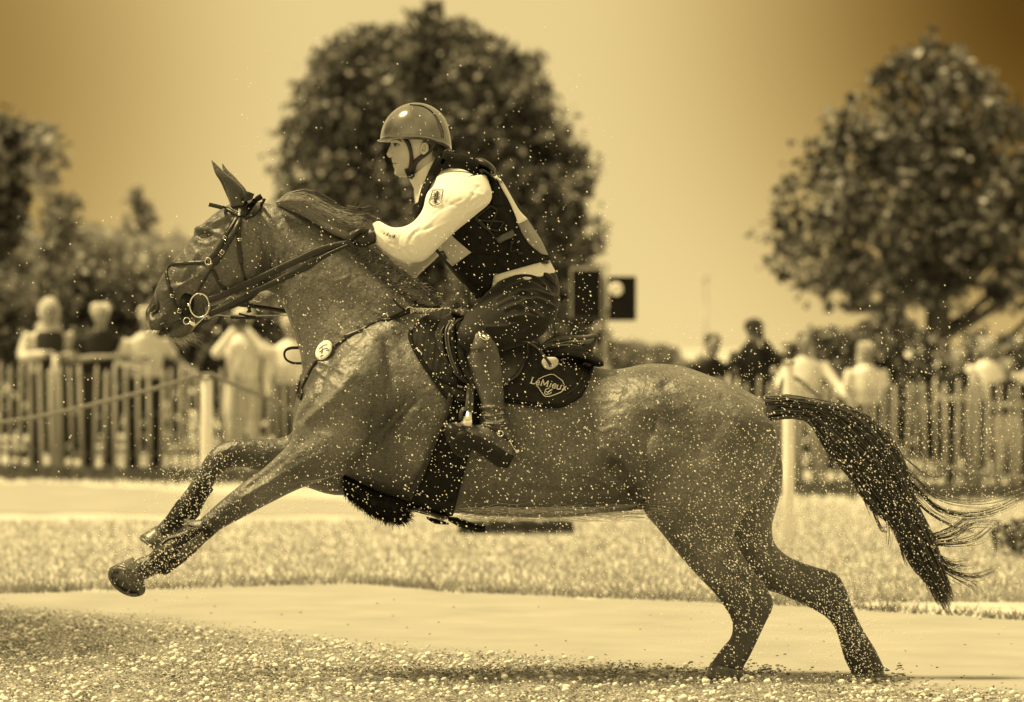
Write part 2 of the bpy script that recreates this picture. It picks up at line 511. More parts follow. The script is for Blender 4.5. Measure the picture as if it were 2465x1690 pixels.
# near fore
loft_px(hb, [(930,765,1000,800,.04,-.15),(830,825,1000,900,.07,-.17),(755,925,960,1000,.095,-.175),(722,1005,905,1075,.10,-.175),
             (705,1060,850,1125,.095,-.17),(667,1099,765,1160,.078,-.165),(630,1132,705,1184,.06,-.16),(580,1166,632,1221,.050,-.155),
             (532,1205,570,1254,.045,-.15),(497,1236,530,1276,.046,-.15),(468,1262,502,1300,.036,-.15),(436,1290,462,1326,.029,-.15),
             (405,1312,432,1350,.030,-.15),(382,1322,412,1368,.038,-.15),(358,1334,385,1380,.034,-.15),(332,1344,358,1392,.036,-.15),(318,1356,342,1398,.034,-.15)], 22, 5)
# far fore
loft_px(hb, [(780,990,850,1195,.10,.12),(735,1020,790,1190,.10,.15),(695,1052,735,1172,.075,.16),(640,1056,640,1140,.06,.16),(578,1056,584,1125,.05,.16),
             (530,1068,550,1132,.048,.16),(500,1093,528,1148,.047,.16),(478,1130,514,1168,.036,.16),(455,1168,495,1200,.032,.16),
             (432,1200,478,1236,.038,.16),(410,1232,452,1262,.034,.16),(388,1256,420,1288,.034,.16),(374,1272,404,1300,.034,.16)], 20, 5)
# near hind
loft_px(hb, [(1590,920,1780,960,.05,-.16),(1545,1010,1850,1015,.11,-.15),(1538,1085,1870,1072,.13,-.15),(1540,1155,1857,1140,.13,-.15),
             (1552,1222,1822,1198,.115,-.15),(1582,1268,1788,1242,.095,-.15),(1614,1311,1768,1284,.075,-.15),
             (1660,1366,1777,1326,.06,-.15),(1692,1400,1806,1372,.05,-.15),(1724,1434,1845,1422,.045,-.15),(1750,1472,1860,1460,.043,-.15),
             (1763,1502,1842,1502,.036,-.15),(1758,1535,1822,1545,.032,-.15),(1736,1562,1804,1582,.036,-.15),(1716,1590,1790,1606,.036,-.15),(1706,1604,1786,1616,.036,-.15)], 24, 5)
# far hind
loft_px(hb, [(1600,1000,1860,1040,.09,.12),(1620,1110,1884,1120,.11,.13),(1660,1200,1879,1190,.10,.14),(1715,1285,1860,1262,.085,.14),
             (1770,1350,1866,1308,.07,.14),(1820,1405,1900,1340,.055,.14),(1890,1436,1955,1362,.046,.14),(1950,1464,2012,1380,.044,.14),
             (1990,1488,2034,1412,.042,.14),(2012,1518,2052,1460,.038,.14),(2022,1550,2078,1515,.034,.14),(2032,1585,2106,1560,.036,.14),
             (2045,1612,2126,1602,.038,.14),(2050,1625,2130,1618,.038,.14)], 22, 5)
# fleshy dock of the tail
loft_px(hb, [(1790,945,1835,1000,.06,0),(1830,960,1858,1008,.045,0),(1896,958,1900,1003,.033,0),(1950,966,1945,1002,.026,0),(1990,978,1980,1008,.02,0)], 14, 4)
V, F, E = remesh(hb, 0.0072, 16)
N = normals(V, F)
BODY = [ # x, y, rx, ry, angle, amount : muscles and hollows of the near side
 (612,612,62,78,20,.012),(560,560,40,22,-35,.010),(495,566,26,18,-35,-.010),(512,540,34,9,-28,.014),(500,640,60,14,-52,.008),
 (648,610,14,60,12,-.009),(560,640,50,18,-50,-.006),(630,500,26,22,0,-.008),
 (368,744,17,22,10,-.030),(352,732,9,18,25,.008),(385,765,10,14,0,.006),(398,792,9,16,15,-.020),
 (780,640,120,50,38,.012),(900,760,120,40,40,-.010),(870,700,110,26,38,.008),(720,700,60,40,60,.010),
 (880,900,140,60,-62,.022),(800,960,80,50,-40,.016),(760,1080,110,26,-30,.012),(870,1090,50,40,-30,.014),
 (705,1010,40,50,0,.010),
 (1300,1120,200,60,0,.012),(1430,1010,50,90,10,-.014),(1480,1150,60,60,0,-.018),(1540,1100,26,120,8,-.012),
 (1640,960,120,60,25,.018),(1770,1030,80,70,50,.018),(1690,1100,100,60,0,.010),(1600,1020,70,40,0,-.008),(1600,1190,60,70,60,.014),
 (1780,1150,26,100,22,-.008),(1700,1330,24,70,-40,.010),(1760,1350,12,80,-38,-.012),(1840,1440,20,26,0,.006),(1790,1445,20,30,0,-.006),
]
for b_ in BODY:
    bump(V, N, *b_[:5], b_[5] * 1.6)
N = normals(V, F)
LINES = [
 ([(625,560),(640,600),(646,640),(640,668)],6,-.006),([(655,600),(662,650),(664,690)],3,-.006),([(670,600),(674,650),(674,690)],3,-.005),([(684,610),(686,650),(684,680)],3,-.004),
 ([(430,690),(460,672),(490,655)],3,.004),([(410,708),(440,684),(470,668),(468,655)],2.5,.004),([(470,560),(487,553),(512,558)],4,.006),([(472,580),(490,583),(512,572)],4,.005),
 ([(520,560),(560,575),(600,600)],6,.004),([(475,610),(455,640),(440,668)],6,.006),
 ([(985,965),(955,1000),(915,1050),(880,1095),(855,1118)],17,-.018),([(850,1118),(780,1146),(700,1160),(620,1195)],5,.005),([(730,1060),(680,1110),(600,1170)],7,-.007),
 ([(780,1085),(700,1130),(640,1165),(580,1200)],5,.006),([(720,1010),(760,960),(790,880),(870,800)],10,-.010),
 ([(760,890),(820,940),(850,1000)],4,.004),([(700,880),(760,870),(830,900)],3,.003),([(770,1000),(840,1010),(890,1040)],3,.004),
 ([(1480,1130),(1520,1170),(1545,1225)],14,-.020),([(1450,1080),(1500,1110),(1530,1160)],8,.006),
 ([(1400,960),(1430,1020),(1440,1080)],8,-.006),([(1270,1180),(1380,1185),(1480,1180)],10,-.006),([(1550,1150),(1545,1080),(1570,1010)],12,-.008),
 ([(1822,1190),(1780,1240),(1765,1275)],5,.006),([(1800,1200),(1765,1245),(1752,1270)],5,-.006),([(1770,1300),(1790,1350),(1840,1415)],5,.006),
 ([(1640,1290),(1690,1350),(1740,1410)],7,.006),
 ([(1240,1110),(1300,1120),(1340,1150)],3,.004),([(1290,1060),(1330,1070),(1380,1100),(1400,1090)],3,.004),([(1390,1140),(1430,1150),(1470,1170)],3,.004),
]
for k in range(26):   # raised veins on neck, shoulder and belly
    x0, y0 = random.choice([(random.uniform(700, 950), random.uniform(640, 820)), (random.uniform(740, 930), random.uniform(860, 1080)), (random.uniform(1250, 1480), random.uniform(1000, 1180))])
    a = random.uniform(0.2, 1.0)
    pts = [(x0, y0)]
    for q in range(4):
        a += random.uniform(-.7, .7)
        pts.append((pts[-1][0] + 16 * math.cos(a), pts[-1][1] + 16 * math.sin(a)))
    LINES.append((pts, 2.6, .0032))
LINES += [([(388,806),(398,795),(412,786),(438,774)],4,-.010),([(472,551),(486,548),(506,552),(522,562)],4,.007),([(470,575),(480,585),(497,588),(515,580)],3,.005),
 ([(400,700),(420,690),(450,690),(480,700)],6,.005),([(560,520),(545,545),(540,580)],7,-.006),([(520,520),(505,535),(490,548)],5,-.005),([(470,640),(500,660),(540,690),(570,705)],9,.006),
 ([(850,900),(800,960),(740,1010)],10,.008),([(930,820),(940,900),(930,960)],12,-.008),([(1600,930),(1660,1000),(1690,1100)],14,-.008),([(1640,1180),(1700,1160),(1760,1100)],16,-.010),([(1560,1020),(1590,1090),(1600,1160)],16,-.009),([(1700,1000),(1740,1080),(1720,1180)],22,.008),([(1660,1260),(1720,1330),(1790,1400)],8,-.007),([(1740,960),(1800,1060),(1800,1150)],10,-.008)]
for p_, w_, a_ in LINES:
    groove(V, N, p_, w_, a_ * 1.45)
HV, HF = V, F
hbvh = bvh_of(V, F)
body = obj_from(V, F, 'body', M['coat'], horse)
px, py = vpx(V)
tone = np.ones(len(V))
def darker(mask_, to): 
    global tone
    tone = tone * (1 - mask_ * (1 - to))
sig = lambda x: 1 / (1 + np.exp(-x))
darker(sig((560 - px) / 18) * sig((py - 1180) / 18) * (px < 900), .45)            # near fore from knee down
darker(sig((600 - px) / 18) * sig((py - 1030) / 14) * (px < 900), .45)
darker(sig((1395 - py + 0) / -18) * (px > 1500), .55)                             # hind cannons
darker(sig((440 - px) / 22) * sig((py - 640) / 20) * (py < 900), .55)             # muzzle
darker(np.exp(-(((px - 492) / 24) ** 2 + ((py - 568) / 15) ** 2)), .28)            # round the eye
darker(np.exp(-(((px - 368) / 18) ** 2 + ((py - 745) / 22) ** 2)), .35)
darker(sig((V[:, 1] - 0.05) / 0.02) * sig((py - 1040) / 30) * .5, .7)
darker(sig((py - 1130) / 25) * sig((px - 760) / 30) * sig((1540 - px) / 30), .6)  # darker belly coat, with underside shade painted in
darker(np.exp(-(((px - 930) / 110) ** 2 + ((py - 1185) / 55) ** 2)), .3)  # shade between elbow and girth painted into the coat tone
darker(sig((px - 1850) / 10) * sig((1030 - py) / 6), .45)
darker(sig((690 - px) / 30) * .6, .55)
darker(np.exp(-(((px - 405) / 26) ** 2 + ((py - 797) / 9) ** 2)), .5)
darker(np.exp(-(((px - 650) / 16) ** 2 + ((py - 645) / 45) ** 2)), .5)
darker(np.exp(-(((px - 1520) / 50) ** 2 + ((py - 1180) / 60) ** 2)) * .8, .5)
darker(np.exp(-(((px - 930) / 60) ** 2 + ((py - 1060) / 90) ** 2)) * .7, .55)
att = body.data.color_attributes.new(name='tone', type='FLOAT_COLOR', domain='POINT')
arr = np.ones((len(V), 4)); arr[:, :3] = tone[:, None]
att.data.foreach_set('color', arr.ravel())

# ears
def ear(st, curl):
    e = MB(); loft_px(e, st, 16, 6)
    v, f, _ = remesh(e, 0.004, 5)
    n_ = normals(v, f)
    bump(v, n_, curl[0], curl[1], curl[2], curl[3], curl[4], -.008)
    o = obj_from(v, f, 'ear', M['coat'], horse)
    a = o.data.color_attributes.new(name='tone', type='FLOAT_COLOR', domain='POINT')
    q = np.ones((len(v), 4)); q[:, :3] = .6; a.data.foreach_set('color', q.ravel())
ear([(507,383,510,385,.004,-.07),(512,402,524,398,.010,-.07),(519,420,540,414,.018,-.068),(530,437,560,430,.024,-.065),(539,457,583,452,.026,-.06),(548,478,592,474,.026,-.055),(556,500,590,495,.022,-.05)], (530,440,8,40,-32))
ear([(534,393,537,394,.004,.05),(536,410,547,408,.012,.05),(545,428,562,422,.02,.05),(555,445,577,438,.024,.05),(565,465,592,456,.024,.045),(575,485,600,478,.022,.04)], (560,440,8,40,-32))
# eye, nostril, hooves, shoes
m_ = MB(); p_, n_ = drape(hbvh, 492, 567, -0.010); ball(m_, p_, (.023, .015, .017), 16, 12); m_.build('eye', M['eye'], horse)
m_ = MB(); p_, n_ = drape(hbvh, 368, 747, -0.001)
from mathutils import Euler
ball(m_, p_, (.015, .006, .027), 14, 10, rot=Euler((0, .35, .2)).to_matrix()); m_.build('nostril', M['darkmark'], horse)
def hoof(c0, n0, r0, c1, n1, r1, squash=1.0):
    h = MB()
    V_ = []
    for t in map(float, np.linspace(0, 1, 5)):
        c = Vector(c0).lerp(Vector(c1), t); n = Vector(n0).lerp(Vector(n1), t).normalized(); r = r0 + (r1 - r0) * t
        a = n.cross(Vector((0, 1, 0))).normalized(); b = n.cross(a).normalized()
        for k in range(24):
            th = 2 * math.pi * k / 24
            V_.append(tuple(c + r * (math.cos(th) * a * squash + math.sin(th) * b)))
    c = Vector(c1) - n.normalized() * (-0.0); 
    h.add(V_, ring_faces(5, 24))
    ob = h.build('hoof', M['horn'], horse, fix=True)
    s = MB(); n = Vector(n1).normalized(); a = n.cross(Vector((0, 1, 0))).normalized(); b = n.cross(a).normalized()
    cc = Vector(c1) + n * .004
    P = [tuple(cc + r1 * .86 * (math.cos(t) * a * squash + math.sin(t) * b)) for t in map(float, np.linspace(math.radians(25), math.radians(335), 24))]
    tube(s, P, .0085, 6, smooth=False)
    s.build('shoe', M['horn'], ob)
y = -.15
hoof(W(334,1366,y), Vector((-.8,-.15,-.45)), .046, W(305,1399,y-.03), Vector((-.42,-.62,-.66)), .082)
hoof(W(392,1284,.16), Vector((-.7,0,-.6)), .04, W(366,1312,.16), Vector((-.6,-.1,-.8)), .06)
hoof(W(1748,1604,y), Vector((-.25,0,-1)), .062, W(1740,1634,y), Vector((0,0,-1)), .070)
hoof(W(2089,1617,.14), Vector((.1,0,-1)), .062, W(2096,1650,.14), Vector((0,0,-1)), .068)

# mane: flicked up and back along the crest, then lying over the near side
def lerp2(A, t):
    A = np.array(A, float); d = np.linspace(0, 1, len(A))
    return np.array([np.interp(t, d, A[:, 0]), np.interp(t, d, A[:, 1])])
mane = MB(); cur = []
topU = [(664,484),(696,468),(735,464),(765,478),(800,500),(840,514),(872,524)]
botU = [(666,493),(705,503),(735,524),(775,548),(812,568),(840,580),(858,592)]
loft_px(mane, [(668,486,670,492,.006,-.02),(700,476,706,498,.016,-.03),(740,474,736,520,.028,-.035),(775,490,765,542,.036,-.04),(812,510,800,564,.036,-.045),(848,524,835,578,.032,-.05),(870,536,858,588,.02,-.05)], 16, 5)
for k in range(2600):
    t0 = random.uniform(-.02, .85); v0 = random.random() ** .8; ln = random.uniform(.16, .42); dv = random.uniform(-.22, .12); ph = random.uniform(0, 6)
    sd = -1 if random.random() < .8 else 1; P = []
    for s_ in np.linspace(0, 1, 7):
        t = t0 + ln * s_; v = min(max(v0 + dv * s_ + .03 * math.sin(ph + 6 * s_), -.12 * s_), 1)
        q = lerp2(topU, min(t, 1)) * (1 - v) + lerp2(botU, min(t, 1)) * v
        if t > 1: q = q + np.array([60., 12.]) * (t - 1)
        wd = .012 + .034 * math.sin(math.pi * min(max(v, 0), 1)) * (1 if sd < 0 else .6)
        P.append(W(q[0], q[1] - 2.0 * math.sin(math.pi * s_) - (3 * s_ if v < .1 else 0), -.035 + sd * (wd + .006 * math.sin(math.pi * s_))))
    cur.append(np.array([tuple(p) for p in P]))
for k in range(520):   # lifted top edge and flying ends before the hand
    t = random.random(); a = lerp2(topU, t); g = random.uniform(10, 34) * (1.5 if t > .8 else 1)
    cur.append(cr([W(a[0], a[1] + 4, -.03), W(a[0] + g * .5, a[1] - random.uniform(1, 6), -.03), W(a[0] + g * 1.3, a[1] + g * .35 + random.gauss(0, 4), -.03)], 4))
for k in range(120):
    q = random.gauss(0, 9); g = random.uniform(24, 60)
    cur.append(cr([W(835, 520 + q, -.05), W(835 + g * .6, 520 + q * .8, -.05), W(835 + g, 524 + q * 1.5 + random.gauss(0, 6), -.05)], 4))
strands(mane, cur, .0018); mane.build('mane', M['mane'], horse)
mane = MB(); cur = []
rootL = [(858,574),(900,604),(950,648),(1000,690),(1040,722),(1056,740)]
lowL = [(846,596),(872,628),(915,668),(962,704),(1005,730),(1040,745)]
patch(mane, hbvh, rootL, lowL, .006, .006, 40, 6, Y=-.03)
tube(mane, [W(q[0], q[1] + 3, 0) for q in rootL], [.016, .022, .022, .02, .016, .008], 8)
for k in range(2400):
    t = random.random(); v0 = random.uniform(-.05, .6); L_ = random.uniform(.3, .75); P = []
    sl = random.gauss(.012, .018)
    for s_ in np.linspace(0, 1, 5):
        v = v0 + L_ * s_; tt = min(max(t - sl * 2 * s_, 0), 1)
        q = lerp2(rootL, tt) * (1 - v) + lerp2(lowL, tt) * v
        if v < .12: p = W(q[0], q[1] - 4 * (.12 - v) * 10, -.012 - .05 * max(v, 0))
        else: p = drape(hbvh, q[0], q[1], .010 + .006 * math.sin(math.pi * s_), -.03)[0]
        P.append(tuple(p))
    cur.append(np.array(P))
for k in range(420):  # short stray ends standing off the crest
    t = random.random(); a = lerp2(rootL, t); g = random.uniform(5, 20)
    cur.append(cr([W(*a, 0), W(a[0] + g * .5, a[1] - g * .5, 0), W(a[0] + g * 1.2, a[1] - g * .35 + rng.normal(0, 3), rng.normal(0, .015))], 4))
for k in range(14):
    t = random.uniform(.5, .9); a = lerp2(rootL, t); g = random.uniform(18, 42)
    cur.append(cr([W(*a, 0), W(a[0] + g * .5, a[1] - g * .4, 0), W(a[0] + g, a[1] - g * .1 + rng.normal(0, 8), 0)], 5))
strands(mane, cur, .0016); mane.build('mane', M['mane'], horse)

# tail
tl = MB(); cur = []
Lf = [(1852,1006),(1900,1002),(1945,1002),(1971,1036),(2001,1081),(2047,1126),(2080,1179),(2110,1225),(2150,1250),(2171,1307),(2201,1363),(2235,1401),(2265,1442)]
Rt = [(1838,962),(1896,957),(1964,967),(2025,982),(2075,1010),(2115,1045),(2150,1092),(2174,1141),(2190,1195),(2214,1250),(2243,1302),(2262,1350),(2282,1408)]
for k in range(3000):
    v = random.uniform(-.04, 1.04) if k < 2600 else random.choice([random.uniform(-.09, 0), random.uniform(1, 1.12)]); s0 = random.choice([0, 0, random.uniform(0, .5)]); s1 = random.uniform(.5, 1.06)
    P = []; ph = random.uniform(0, 6); am = random.uniform(0, 5)
    Yc = rng.normal(0, .012)
    for s in np.linspace(s0, s1, 12):
        l, r = lerp2(Lf, min(s, 1)), lerp2(Rt, min(s, 1))
        vv = v + .06 * math.sin(ph + s * 9)
        q = l * (1 - vv) + r * vv + (am * math.sin(ph + 7 * s) * s, 0)
        if s > 1: q = q + (np.array([8., 22.])) * (s - 1) * 30
        half = .02 + .03 * math.sin(min(s, 1) * math.pi)
        P.append(W(q[0], q[1], Yc + half * math.sin(ph * 3 + v * 9) ))
    cur.append(np.array([tuple(a) for a in P]))
wisps = [
 ([(2100,1080),(2175,1141),(2210,1180),(2262,1226),(2330,1240),(2400,1225),(2470,1190)], 26, 6),
 ([(2140,1100),(2200,1150),(2260,1195),(2330,1210),(2400,1205),(2480,1175)], 14, 8),
 ([(2180,1180),(2230,1230),(2290,1265),(2350,1285)], 14, 7),
 ([(2230,1300),(2290,1290),(2340,1260),(2395,1255)], 16, 12),
 ([(2240,1310),(2300,1310),(2350,1300),(2395,1265)], 16, 9),
 ([(2235,1290),(2290,1270),(2320,1250),(2350,1240)], 10, 8),
 ([(2250,1350),(2300,1380),(2350,1388),(2393,1372)], 16, 7),
 ([(2250,1360),(2300,1390),(2340,1410),(2360,1430)], 12, 9),
 ([(2090,1190),(2105,1240),(2120,1275),(2135,1280)], 12, 6),
 ([(2110,1210),(2135,1245),(2140,1300),(2138,1320)], 6, 5),
 ([(2165,1300),(2175,1340),(2185,1365)], 8, 5),
 ([(2215,1340),(2232,1385),(2250,1420),(2268,1450)], 60, 9),
 ([(2230,1330),(2255,1375),(2272,1405),(2280,1420)], 60, 10),
 ([(2190,1300),(2210,1350),(2230,1395),(2238,1420)], 40, 8),
 ([(2235,1320),(2270,1350),(2300,1362),(2330,1360)], 24, 8),
 ([(2060,1010),(2140,1070),(2240,1150),(2285,1120),(2290,1040)], 6, 4),
 ([(1985,1040),(2030,1110),(2075,1180),(2100,1235)], 30, 6),
]
for pts, n_, sp in wisps:
    for k in range(n_):
        o_ = rng.normal(0, sp, 2); q = []
        for i, (x, y) in enumerate(pts):
            f = .25 + .75 * i / (len(pts) - 1); q.append(W(x + o_[0] * f + rng.normal(0, 1.2), y + o_[1] * f + rng.normal(0, 1.2), rng.normal(0, .006)))
        cur.append(cr(q, 6)[:random.randint(len(pts) * 4, len(pts) * 6)])
strands(tl, cur, .0018); tl.build('tail', M['tailhair'], horse)

# chin whiskers, belly hair wet and pale along the belly line
wh = MB(); cur = []
for k in range(130):
    x = random.uniform(400, 465); yy = 812 - max(0, (x - 440)) * .5
    l_ = random.uniform(14, 42); a = random.uniform(.2, 1.3)
    cur.append(cr([W(x, yy, rng.normal(0, .02)), W(x + l_ * .5 * math.cos(a), yy + l_ * .5 * math.sin(a), rng.normal(0, .02)), W(x + l_ * math.cos(a * .9), yy + l_ * math.sin(a * .9), rng.normal(0, .03))], 3))
for k in range(30):
    x = random.uniform(352, 385); yy = 795
    cur.append(cr([W(x, yy, -.04), W(x - 5, yy + 8, -.05), W(x - 8 + rng.normal(0, 5), yy + 18, -.05)], 3))
strands(wh, cur, .0008); wh.build('whiskers', M['palehair'], horse)
bh = MB(); cur = []
for k in range(300):
    x = random.uniform(1090, 1500); l_ = random.uniform(40, 150); yy = random.uniform(1218, 1252) - abs(x - 1290) * .02 + 2
    pts = []
    a0 = random.uniform(-.12, .12)
    for q in range(5):
        xx = x + l_ * q / 4; y_ = yy + math.sin(a0) * l_ * q / 4 + rng.normal(0, 2)
        p_, n_ = drape(hbvh, xx, min(y_, 1255), .004, -.12); pts.append(p_)
    cur.append(cr(pts, 3))
strands(bh, cur, .0010); bh.build('belly_hair', M['palehair'], horse)

# ------------------------------------------------------------------ the rider
rider = empty('person', W(1220, 780, 0), "rider in white shirt, black vest and helmet crouching over the galloping horse", "person")
TORSO = [(1000,452,1090,400,.085,0),(1004,490,1150,418,.17,0),(1012,530,1205,452,.185,0),(1037,570,1238,497,.17,0),(1064,605,1268,542,.155,0),
         (1092,640,1293,582,.15,0),(1127,682,1318,628,.155,0),(1165,712,1334,658,.17,0),(1200,740,1342,700,.17,0),(1232,772,1330,755,.12,0)]
ARM = [(1060,440,1165,420,.05,-.17),(1034,465,1178,478,.07,-.215),(1023,505,1133,522,.065,-.235),(1002,534,1086,560,.058,-.25),
       (976,549,1046,598,.054,-.26),(950,552,1010,626,.052,-.26),(931,546,960,620,.048,-.24),(914,538,925,598,.040,-.20),(898,543,905,580,.032,-.16)]
ARMF = [(1040,450,1140,440,.05,.17),(1025,500,1120,510,.06,.21),(1005,560,1080,580,.055,.23),(975,608,1040,625,.05,.23),(962,635,1012,650,.045,.23),(978,655,995,668,.03,.22)]
FOREF = [(1000,630,985,665,.04,.22),(950,600,960,660,.045,.2),(905,570,915,625,.04,.15),(880,560,885,595,.03,.12)]
THIGH = [(1235,662,1345,712,.09,-.10),(1192,692,1333,762,.10,-.18),(1157,728,1290,812,.095,-.25),(1127,760,1222,836,.08,-.31),
         (1104,792,1166,848,.068,-.345),(1100,820,1140,866,.05,-.35)]
THIGHF = [(1235,662,1340,712,.09,.10),(1190,700,1315,790,.09,.2),(1150,740,1250,830,.08,.28),(1105,790,1165,860,.06,.33)]
SHIN = [(1118,800,1180,800,.045,-.355),(1128,830,1190,826,.052,-.37),(1130,868,1199,862,.055,-.375),(1141,908,1204,902,.05,-.375),(1156,948,1208,942,.042,-.375),
        (1165,978,1210,975,.037,-.375),(1166,1008,1214,1000,.038,-.38),(1170,1035,1224,1022,.038,-.38)]
FOOT = [(1238,1080,1224,1120,.028,-.38),(1226,1040,1205,1112,.036,-.385),(1190,1022,1168,1095,.038,-.39),(1150,1026,1130,1078,.042,-.395),(1112,1022,1096,1066,.042,-.40),(1086,1020,1076,1048,.034,-.40)]
HEAD = [(962,262,1050,262,.045,0),(946,290,1072,285,.066,0),(941,315,1080,310,.074,0),(940,336,1080,335,.076,0),(942,350,1076,352,.075,0),(944,364,1066,366,.070,0),
        (946,378,1054,380,.064,0),(948,392,1040,394,.060,0),(949,404,1022,406,.055,0),(952,416,1000,418,.045,0),(960,426,984,427,.024,0)]
NECK = [(1000,385,1068,360,.055,0),(996,415,1062,385,.056,0),(998,440,1075,400,.062,0),(1005,465,1090,420,.07,0)]
bd = MB()
for st in (TORSO, ARM, ARMF, FOREF, THIGH, THIGHF, HEAD, NECK, FOOT):
    loft_px(bd, st, 20, 5)
loft_px(bd, SHIN, 18, 5)
loft_px(bd, [(943,340,953,344,.007,0),(938,352,953,354,.009,0),(933,364,952,366,.012,0),(930,372,950,374,.015,0),(935,379,950,380,.013,0)], 12, 4)   # nose
loft_px(bd, [(946,383,954,384,.018,0),(942,388,956,389,.022,0),(946,392,956,393,.020,0)], 12, 3)   # lips
loft_px(bd, [(947,394,956,394,.018,0),(945,399,958,400,.020,0),(949,404,958,405,.016,0)], 12, 3)
loft_px(bd, [(951,410,965,410,.02,0),(948,417,968,420,.024,0),(953,423,970,425,.02,0)], 12, 3)
loft_px(bd, [(905,548,900,582,.03,-.15),(885,556,882,590,.034,-.13),(864,566,866,592,.03,-.125)], 14, 4)   # hand core
V, F, E = remesh(bd, 0.005, 5)
N = normals(V, F)
bump(V, N, 953, 347, 8, 5, 0, -.008, 0); bump(V, N, 952, 337, 14, 3, 5, .004, 0); bump(V, N, 965, 368, 14, 9, 0, .004); bump(V, N, 985, 405, 24, 8, 20, .003)
bump(V, N, 948, 379, 4, 2.5, 0, -.004); bump(V, N, 949, 393.5, 7, 1.6, 0, -.004)
rb = obj_from(V, F, 'body', M['skin'], rider)
rbvh = bvh_of(V, F)
m_ = MB()
p_, n_ = drape(rbvh, 952, 348, -.006); ball(m_, p_, .0095, 12, 8); m_.build('eyeball', M['eyew'], rider)
m_ = MB(); ball(m_, p_ + Vector((-.006, -.006, 0)), .0062, 10, 8); m_.build('iris', M['eye'], rider)
m_ = MB()
P = [drape(rbvh, x, y_, .001)[0] for x, y_ in ((942,339),(950,335),(960,337),(968,342))]; tube(m_, P, [.002, .0042, .0042, .0015], 6); m_.build('eyebrow', M['hair'], rider)
m_ = MB(); P = [drape(rbvh, x, y_, .0012)[0] for x, y_ in ((944,347),(950,344.5),(957,346),(962,349))]; tube(m_, P, [.001, .002, .0022, .001], 6); m_.build('eyelid', M['hair'], rider)
m_ = MB(); P = [drape(rbvh, x, y_, .0006)[0] for x, y_ in ((946,393.5),(951,393.5),(957,394.5))]; tube(m_, P, [.0012, .0016, .0006], 6); m_.build('mouth', M['boot'], rider)
m_ = MB(); P = [drape(rbvh, x, y_, .0003)[0] for x, y_ in ((941,379.5),(944,379),)]; tube(m_, P, .0018, 6); m_.build('nostril', M['boot'], rider)
m_ = MB()   # ear
ec = W(1021, 357, -.078)
torus(m_, ec, .020, .0045, (.8, -.25, .1), (.1, 0, 1), 20, 8, .72)
ball(m_, ec + Vector((.004, .006, 0)), (.014, .005, .019), 12, 8); ball(m_, ec + Vector((-.004, -.002, -.017)), (.007, .004, .007), 8, 6)
m_.build('ear', M['skin'], rider)
m_ = MB(); cur = []
for k in range(700):
    x = random.uniform(1040, 1078); y0 = random.uniform(352, 372); yy = random.choice([-1, 1]) * random.uniform(0, .062)
    cur.append(cr([W(x, y0, yy), W(x + 2, y0 + 8, yy * 1.02), W(x - 2 + rng.normal(0, 3), y0 + random.uniform(12, 22), yy)], 2))
strands(m_, cur, .0012); m_.build('hair', M['hair'], rider)

# shirt
def inflate(mb, stations, d, sub=5, n=20, i0=0, i1=None):
    S = []
    for s in stations[i0:i1]:
        ax, ay, bx, by, w, Y = s[:6]
        L_ = math.hypot(ax - bx, ay - by); q = d * PPM / max(L_, 1)
        S.append((ax + (ax - bx) * q, ay + (ay - by) * q, bx + (bx - ax) * q, by + (by - ay) * q, w + d, Y))
    loft_px(mb, S, n, sub)
s_ = MB()
inflate(s_, TORSO, .009, i0=0, i1=8); inflate(s_, ARM, .010); inflate(s_, ARMF, .010); inflate(s_, FOREF, .010)
V, F, E = remesh(s_, .0065, 7)
N = normals(V, F)
def wr(p, a, w=5):
    groove(V, N, p, w * .8, a * .62)
for p, a in [([(1060,440),(1100,430),(1150,445)],.006),([(1040,520),(1070,500),(1110,480)],-.005),([(1120,500),(1150,480),(1180,465)],-.008),([(1110,515),(1140,505),(1165,490)],.007),
             ([(985,575),(1000,560),(1040,545)],-.007),([(960,600),(985,590),(1010,600)],.006),([(940,585),(970,600),(990,620)],-.006),([(1030,560),(1060,545),(1090,530)],.005),
             ([(920,560),(940,575),(960,585)],-.005),([(1050,470),(1080,490),(1120,500)],-.004),([(990,545),(1010,575),(1020,600)],.006),([(1130,460),(1160,470),(1180,490)],.005),([(1075,420),(1050,450),(1036,480)],.005),([(1100,440),(1080,480),(1060,505)],-.004),([(1165,470),(1140,490),(1110,530)],.006),([(1150,450),(1130,480),(1095,515)],-.005),([(905,560),(925,580),(930,600)],.004),([(965,565),(955,590),(962,612)],-.005),([(1010,545),(990,560),(975,585)],.006),([(1060,510),(1030,540),(1000,570)],.004)]:
    wr(p, a, 4)
shirt = obj_from(V, F, 'shirt', M['white'], rider)
sbvh = bvh_of(V, F)
m_ = MB()   # stand collar
for st in ([(984,430,1062,374,.062,0),(992,446,1072,390,.068,0),(1000,462,1086,406,.075,0)],):
    loft_px(m_, st, 24, 4)
v, f, _ = remesh(m_, .005, 3); obj_from(v, f, 'collar', M['white'], rider)

